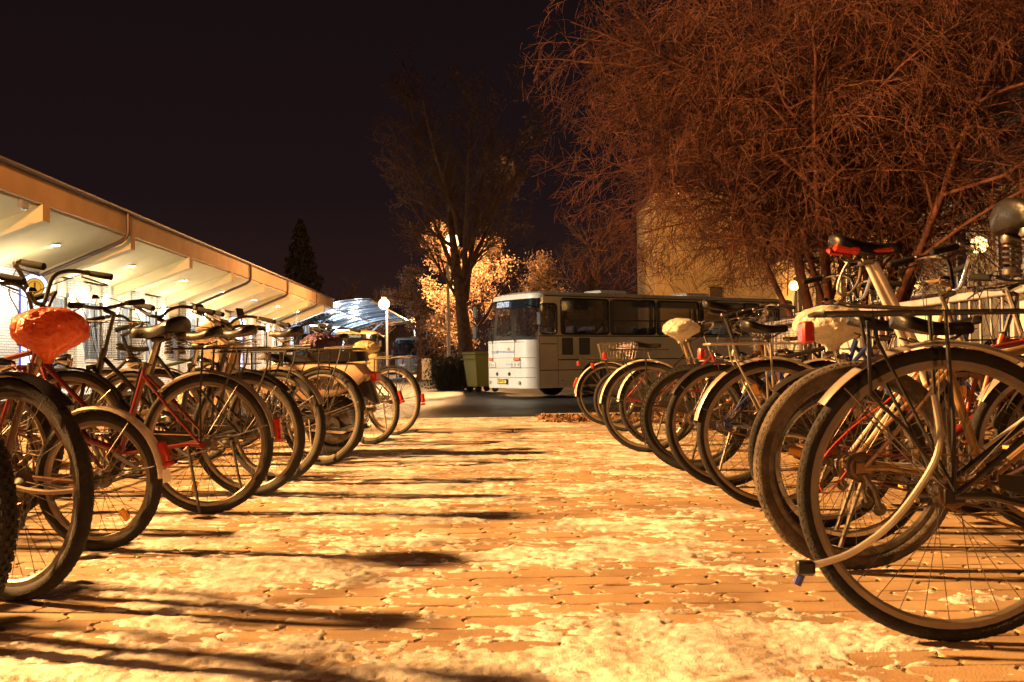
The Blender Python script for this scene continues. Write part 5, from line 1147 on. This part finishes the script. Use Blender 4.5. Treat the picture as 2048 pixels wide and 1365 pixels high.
b, sx = bike(738, 8.85, .62, 152, 'bicycle with upturned black saddle just beyond the moped', PBLK, tw=.040, fen=FBLK, fa=(.7, 3.0), zc=.74, zs=.93, sx=.38, grp=GL, lens=2.8, hb='city', hbm=BLKM, red=False)
b, sx = bike(784, 10.0, .665, 149, 'farthest bicycle of the left row with thin wheel against the dark road', PBLK, tw=.036, fen=FBLK, fa=(.8, 3.15), zc=.75, zs=.86, sx=.30, sad=None, grp=GL, lens=3.05, hb='city', hbm=BLKM, red=False)
put_bag(b, sx+.03, .86, BAGC, 'cream plastic bag over a saddle in front of the yellow-lit bus', 12, W=.30, H=.17)
GQ = 'bicycles parked on the far side of the left rack'
for i, (X, Yd, D, hd_, fr, lb, kw) in enumerate((
    (-3.35, 4.4, .66, 2, PBRN, 'brown bicycle facing the aisle behind the orange bag', dict(fen=FCREAM, hb='city', zc=.78)),
    (-3.45, 5.6, .68, -4, PRED, 'dark red bicycle facing the aisle behind the red-framed one', dict(fen=FBLK, hb='high', kind='mtb')),
    (-3.5, 7.0, .68, 3, PBLK, 'black bicycle facing the aisle on the far side of the left rack', dict(fen=FSILV, hb='city')),
    (-3.4, 8.6, .68, -2, PGRN, 'dark green bicycle facing the aisle beyond the moped front', dict(fen=FBLK, hb='flat', kind='mtb', bask='frontwire')))):
    bike(X/Yd*2048+1024, Yd, D, hd_, lb, fr, zs=.86, grp=GQ, lean=(3, -2, -4, 2)[i], spin=i*.9, zh=.95, hbm=BLKM, red=False, **kw)
# purple bag on the carrier of the black bicycle
o = bag_mesh(17, .34, .20, .20).obj('plastic_bag', BAGP, angle=180); o.location = (gx(640, 8.0), 8.0, .86); o.rotation_euler = (0, 0, .2); tag(o, 'dark purple plastic bag bundle between saddles in front of the platform clock', 'plastic bag')
# ---- low racks the front wheels stand in
for nm, X, lb, ya, yb_ in (('bike_rack', 2.35, 'low steel hoop rack holding the front wheels of the right-hand row', 2.0, 11.8), ('bike_rack', -2.75, 'low steel hoop rack holding the front wheels of the left-hand row', 2.6, 10.8)):
    r_ = empty(nm, (X, ya, 0), 0, lb, 'bike rack', 'bicycle racks between the facing rows'); L_ = yb_-ya
    for dx in (-.22, .22): MB().tube([(dx, 0, .05), (dx, L_, .05)], .022, 8).obj('base_rail', RUST, r_)
    MB().tube([(0, 0, .34), (0, L_, .34)], .014, 8).obj('upper_rail', RUST, r_)
    k = 0; y = .15
    while y < L_-.1:
        MB().tube(smooth([(-.22, y, .06), (-.20, y, .28), (-.06, y, .36), (.06, y, .36), (.20, y, .28), (.22, y, .06)], 4), .008, 6).obj('hoop', RUST, r_); y += .30 if k % 2 else .09; k += 1
# ================================================================ MOPED (left row, cream panels)
md = 7.75
mp = empty('moped', (gx(668, md), md, .002), math.radians(167), 'cream moped with black handlebar and mirrors parked among the left-row bicycles', 'moped')
mc = mat('cream_moped_paint', (.62, .46, .32), .28, coat=.6, var=.15, vscale=6)
R = .235
for x_, nm in ((0, 'rear_wheel'), (1.15, 'front_wheel')):
    t = MB(); t.ring([(R-.05+.05*math.cos(a), .052*math.sin(a)) for a in np.linspace(0, 2*PI, 13)[:-1]], 44, 'Y', (0, 0, 0)); w = t.obj(nm, RUB, mp, loc=(x_, 0, R))
    MB().ring([(.02, -.05), (.06, -.05), (.07, -.02), (.155, -.02), (.165, -.035), (.165, .035), (.155, .02), (.07, .02), (.06, .05), (.02, .05)], 30, 'Y').obj('rim', STEEL, w)
    s = MB(); 
    for k in range(5): a = 2*PI*k/5; s.box((.11*math.cos(a), 0, .11*math.sin(a)), (.10, .03, .035), M=Matrix.Rotation(-a, 3, 'Y'))
    s.obj('wheel_arm', STEEL, w, False)
def shell(nm, prof, hw, m, par, bulge=.02):
    """side outline prism with rounded flanks"""
    n = len(prof); cx = sum(p[0] for p in prof)/n; cz = sum(p[1] for p in prof)/n; secs = []
    for y, k in ((-hw, .82), (-hw*.9, .94), (-hw*.5, 1), (hw*.5, 1), (hw*.9, .94), (hw, .82)): secs.append([(cx+(x-cx)*k, y, cz+(z-cz)*k) for x, z in prof])
    b = MB(); b.loft(secs); return b.obj(nm, m, par)
shell('rear_body', [(-.30, .62), (-.22, .70), (.10, .72), (.52, .70), (.62, .60), (.56, .48), (.20, .42), (-.05, .46), (-.22, .54)], .11, mc, mp)
sd = shell('seat', [(-.26, .72), (-.24, .79), (.0, .80), (.30, .76), (.55, .79), (.60, .74), (.30, .71), (-.1, .71)], .12, LEA, mp)
shell('leg_shield', [(.86, .30), (.90, .62), (.82, .88), (.88, .92), (1.00, .86), (1.04, .62), (1.0, .36)], .17, mc, mp)
shell('front_fairing', [(.90, .80), (.86, .98), (.94, 1.06), (1.08, 1.0), (1.13, .88), (1.04, .78)], .13, mc, mp)
shell('headlight', [(1.06, .86), (1.06, .94), (1.12, .94), (1.15, .90), (1.13, .86)], .10, mat('orange_lens', (.85, .18, .03), .2, coat=.5), mp)
shell('front_fender', [(.92, .30), (.98, .46), (1.15, .52), (1.32, .46), (1.40, .33), (1.34, .36), (1.15, .47), (1.0, .42)], .065, mc, mp)
shell('floorboard', [(.50, .24), (.50, .32), (.95, .32), (.95, .24)], .13, BLK, mp)
shell('rear_fender', [(-.36, .40), (-.30, .58), (-.10, .50), (.0, .46), (-.15, .48), (-.28, .44)], .06, BLK, mp)
MB().rbox((.28, 0, .34), (.30, .16, .16), .03).obj('engine', STEEL, mp, False)
MB().rbox((-.33, 0, .60), (.05, .12, .08), .012).obj('rear_light', REDP, mp, False)
MB().tube([(.25, .09, .22), (-.1, .11, .20), (-.32, .12, .26)], [.02, .03, .035], 8).obj('exhaust', CHROME, mp)
MB().tube([(.96, 0, .98), (1.15, 0, R)], .025, 8).obj('fork', BLKM, mp)
hbp = smooth([(.80, -.32, 1.0), (.88, -.18, 1.01), (.94, 0, .96), (.88, .18, 1.01), (.80, .32, 1.0)], 4); ho = MB().tube(hbp, .012, 8).obj('handlebar', BLKM, mp)
for sy in (-1, 1):
    MB().tube([(.80, sy*.32, 1.0), (.735, sy*.345, .99)], .02, 8).obj('grip', FOAM, ho)
    MB().tube([(.86, sy*.22, 1.01), (.93, sy*.30, 1.09)], .007, 5).obj('mirror_stem', BLKM, ho); MB().rbox((.94, sy*.31, 1.12), (.02, .11, .08), .012, Matrix.Rotation(.25, 3, 'Y')).obj('mirror', BLK, ho)
dark_print = mat('dark_print', (.02, .012, .01), .5)
for sy in (1, -1):
    M = Matrix.Translation((.10, sy*.112, .575)) @ (Matrix.Rotation(PI, 4, 'Z') if sy > 0 else Matrix.Identity(4)) @ Matrix.Rotation(PI/2, 4, 'X')
    text_obj('lettering', 'Relax', .20, dark_print, mp, M, .003, .35, .004)
    M = Matrix.Translation((.94, sy*.160, .60)) @ (Matrix.Rotation(PI, 4, 'Z') if sy > 0 else Matrix.Identity(4)) @ Matrix.Rotation(PI/2, 4, 'X') @ Matrix.Rotation(-sy*.9, 4, 'Z')
    text_obj('lettering', 'Relax', .08, dark_print, mp, M, .012, .2, .002)
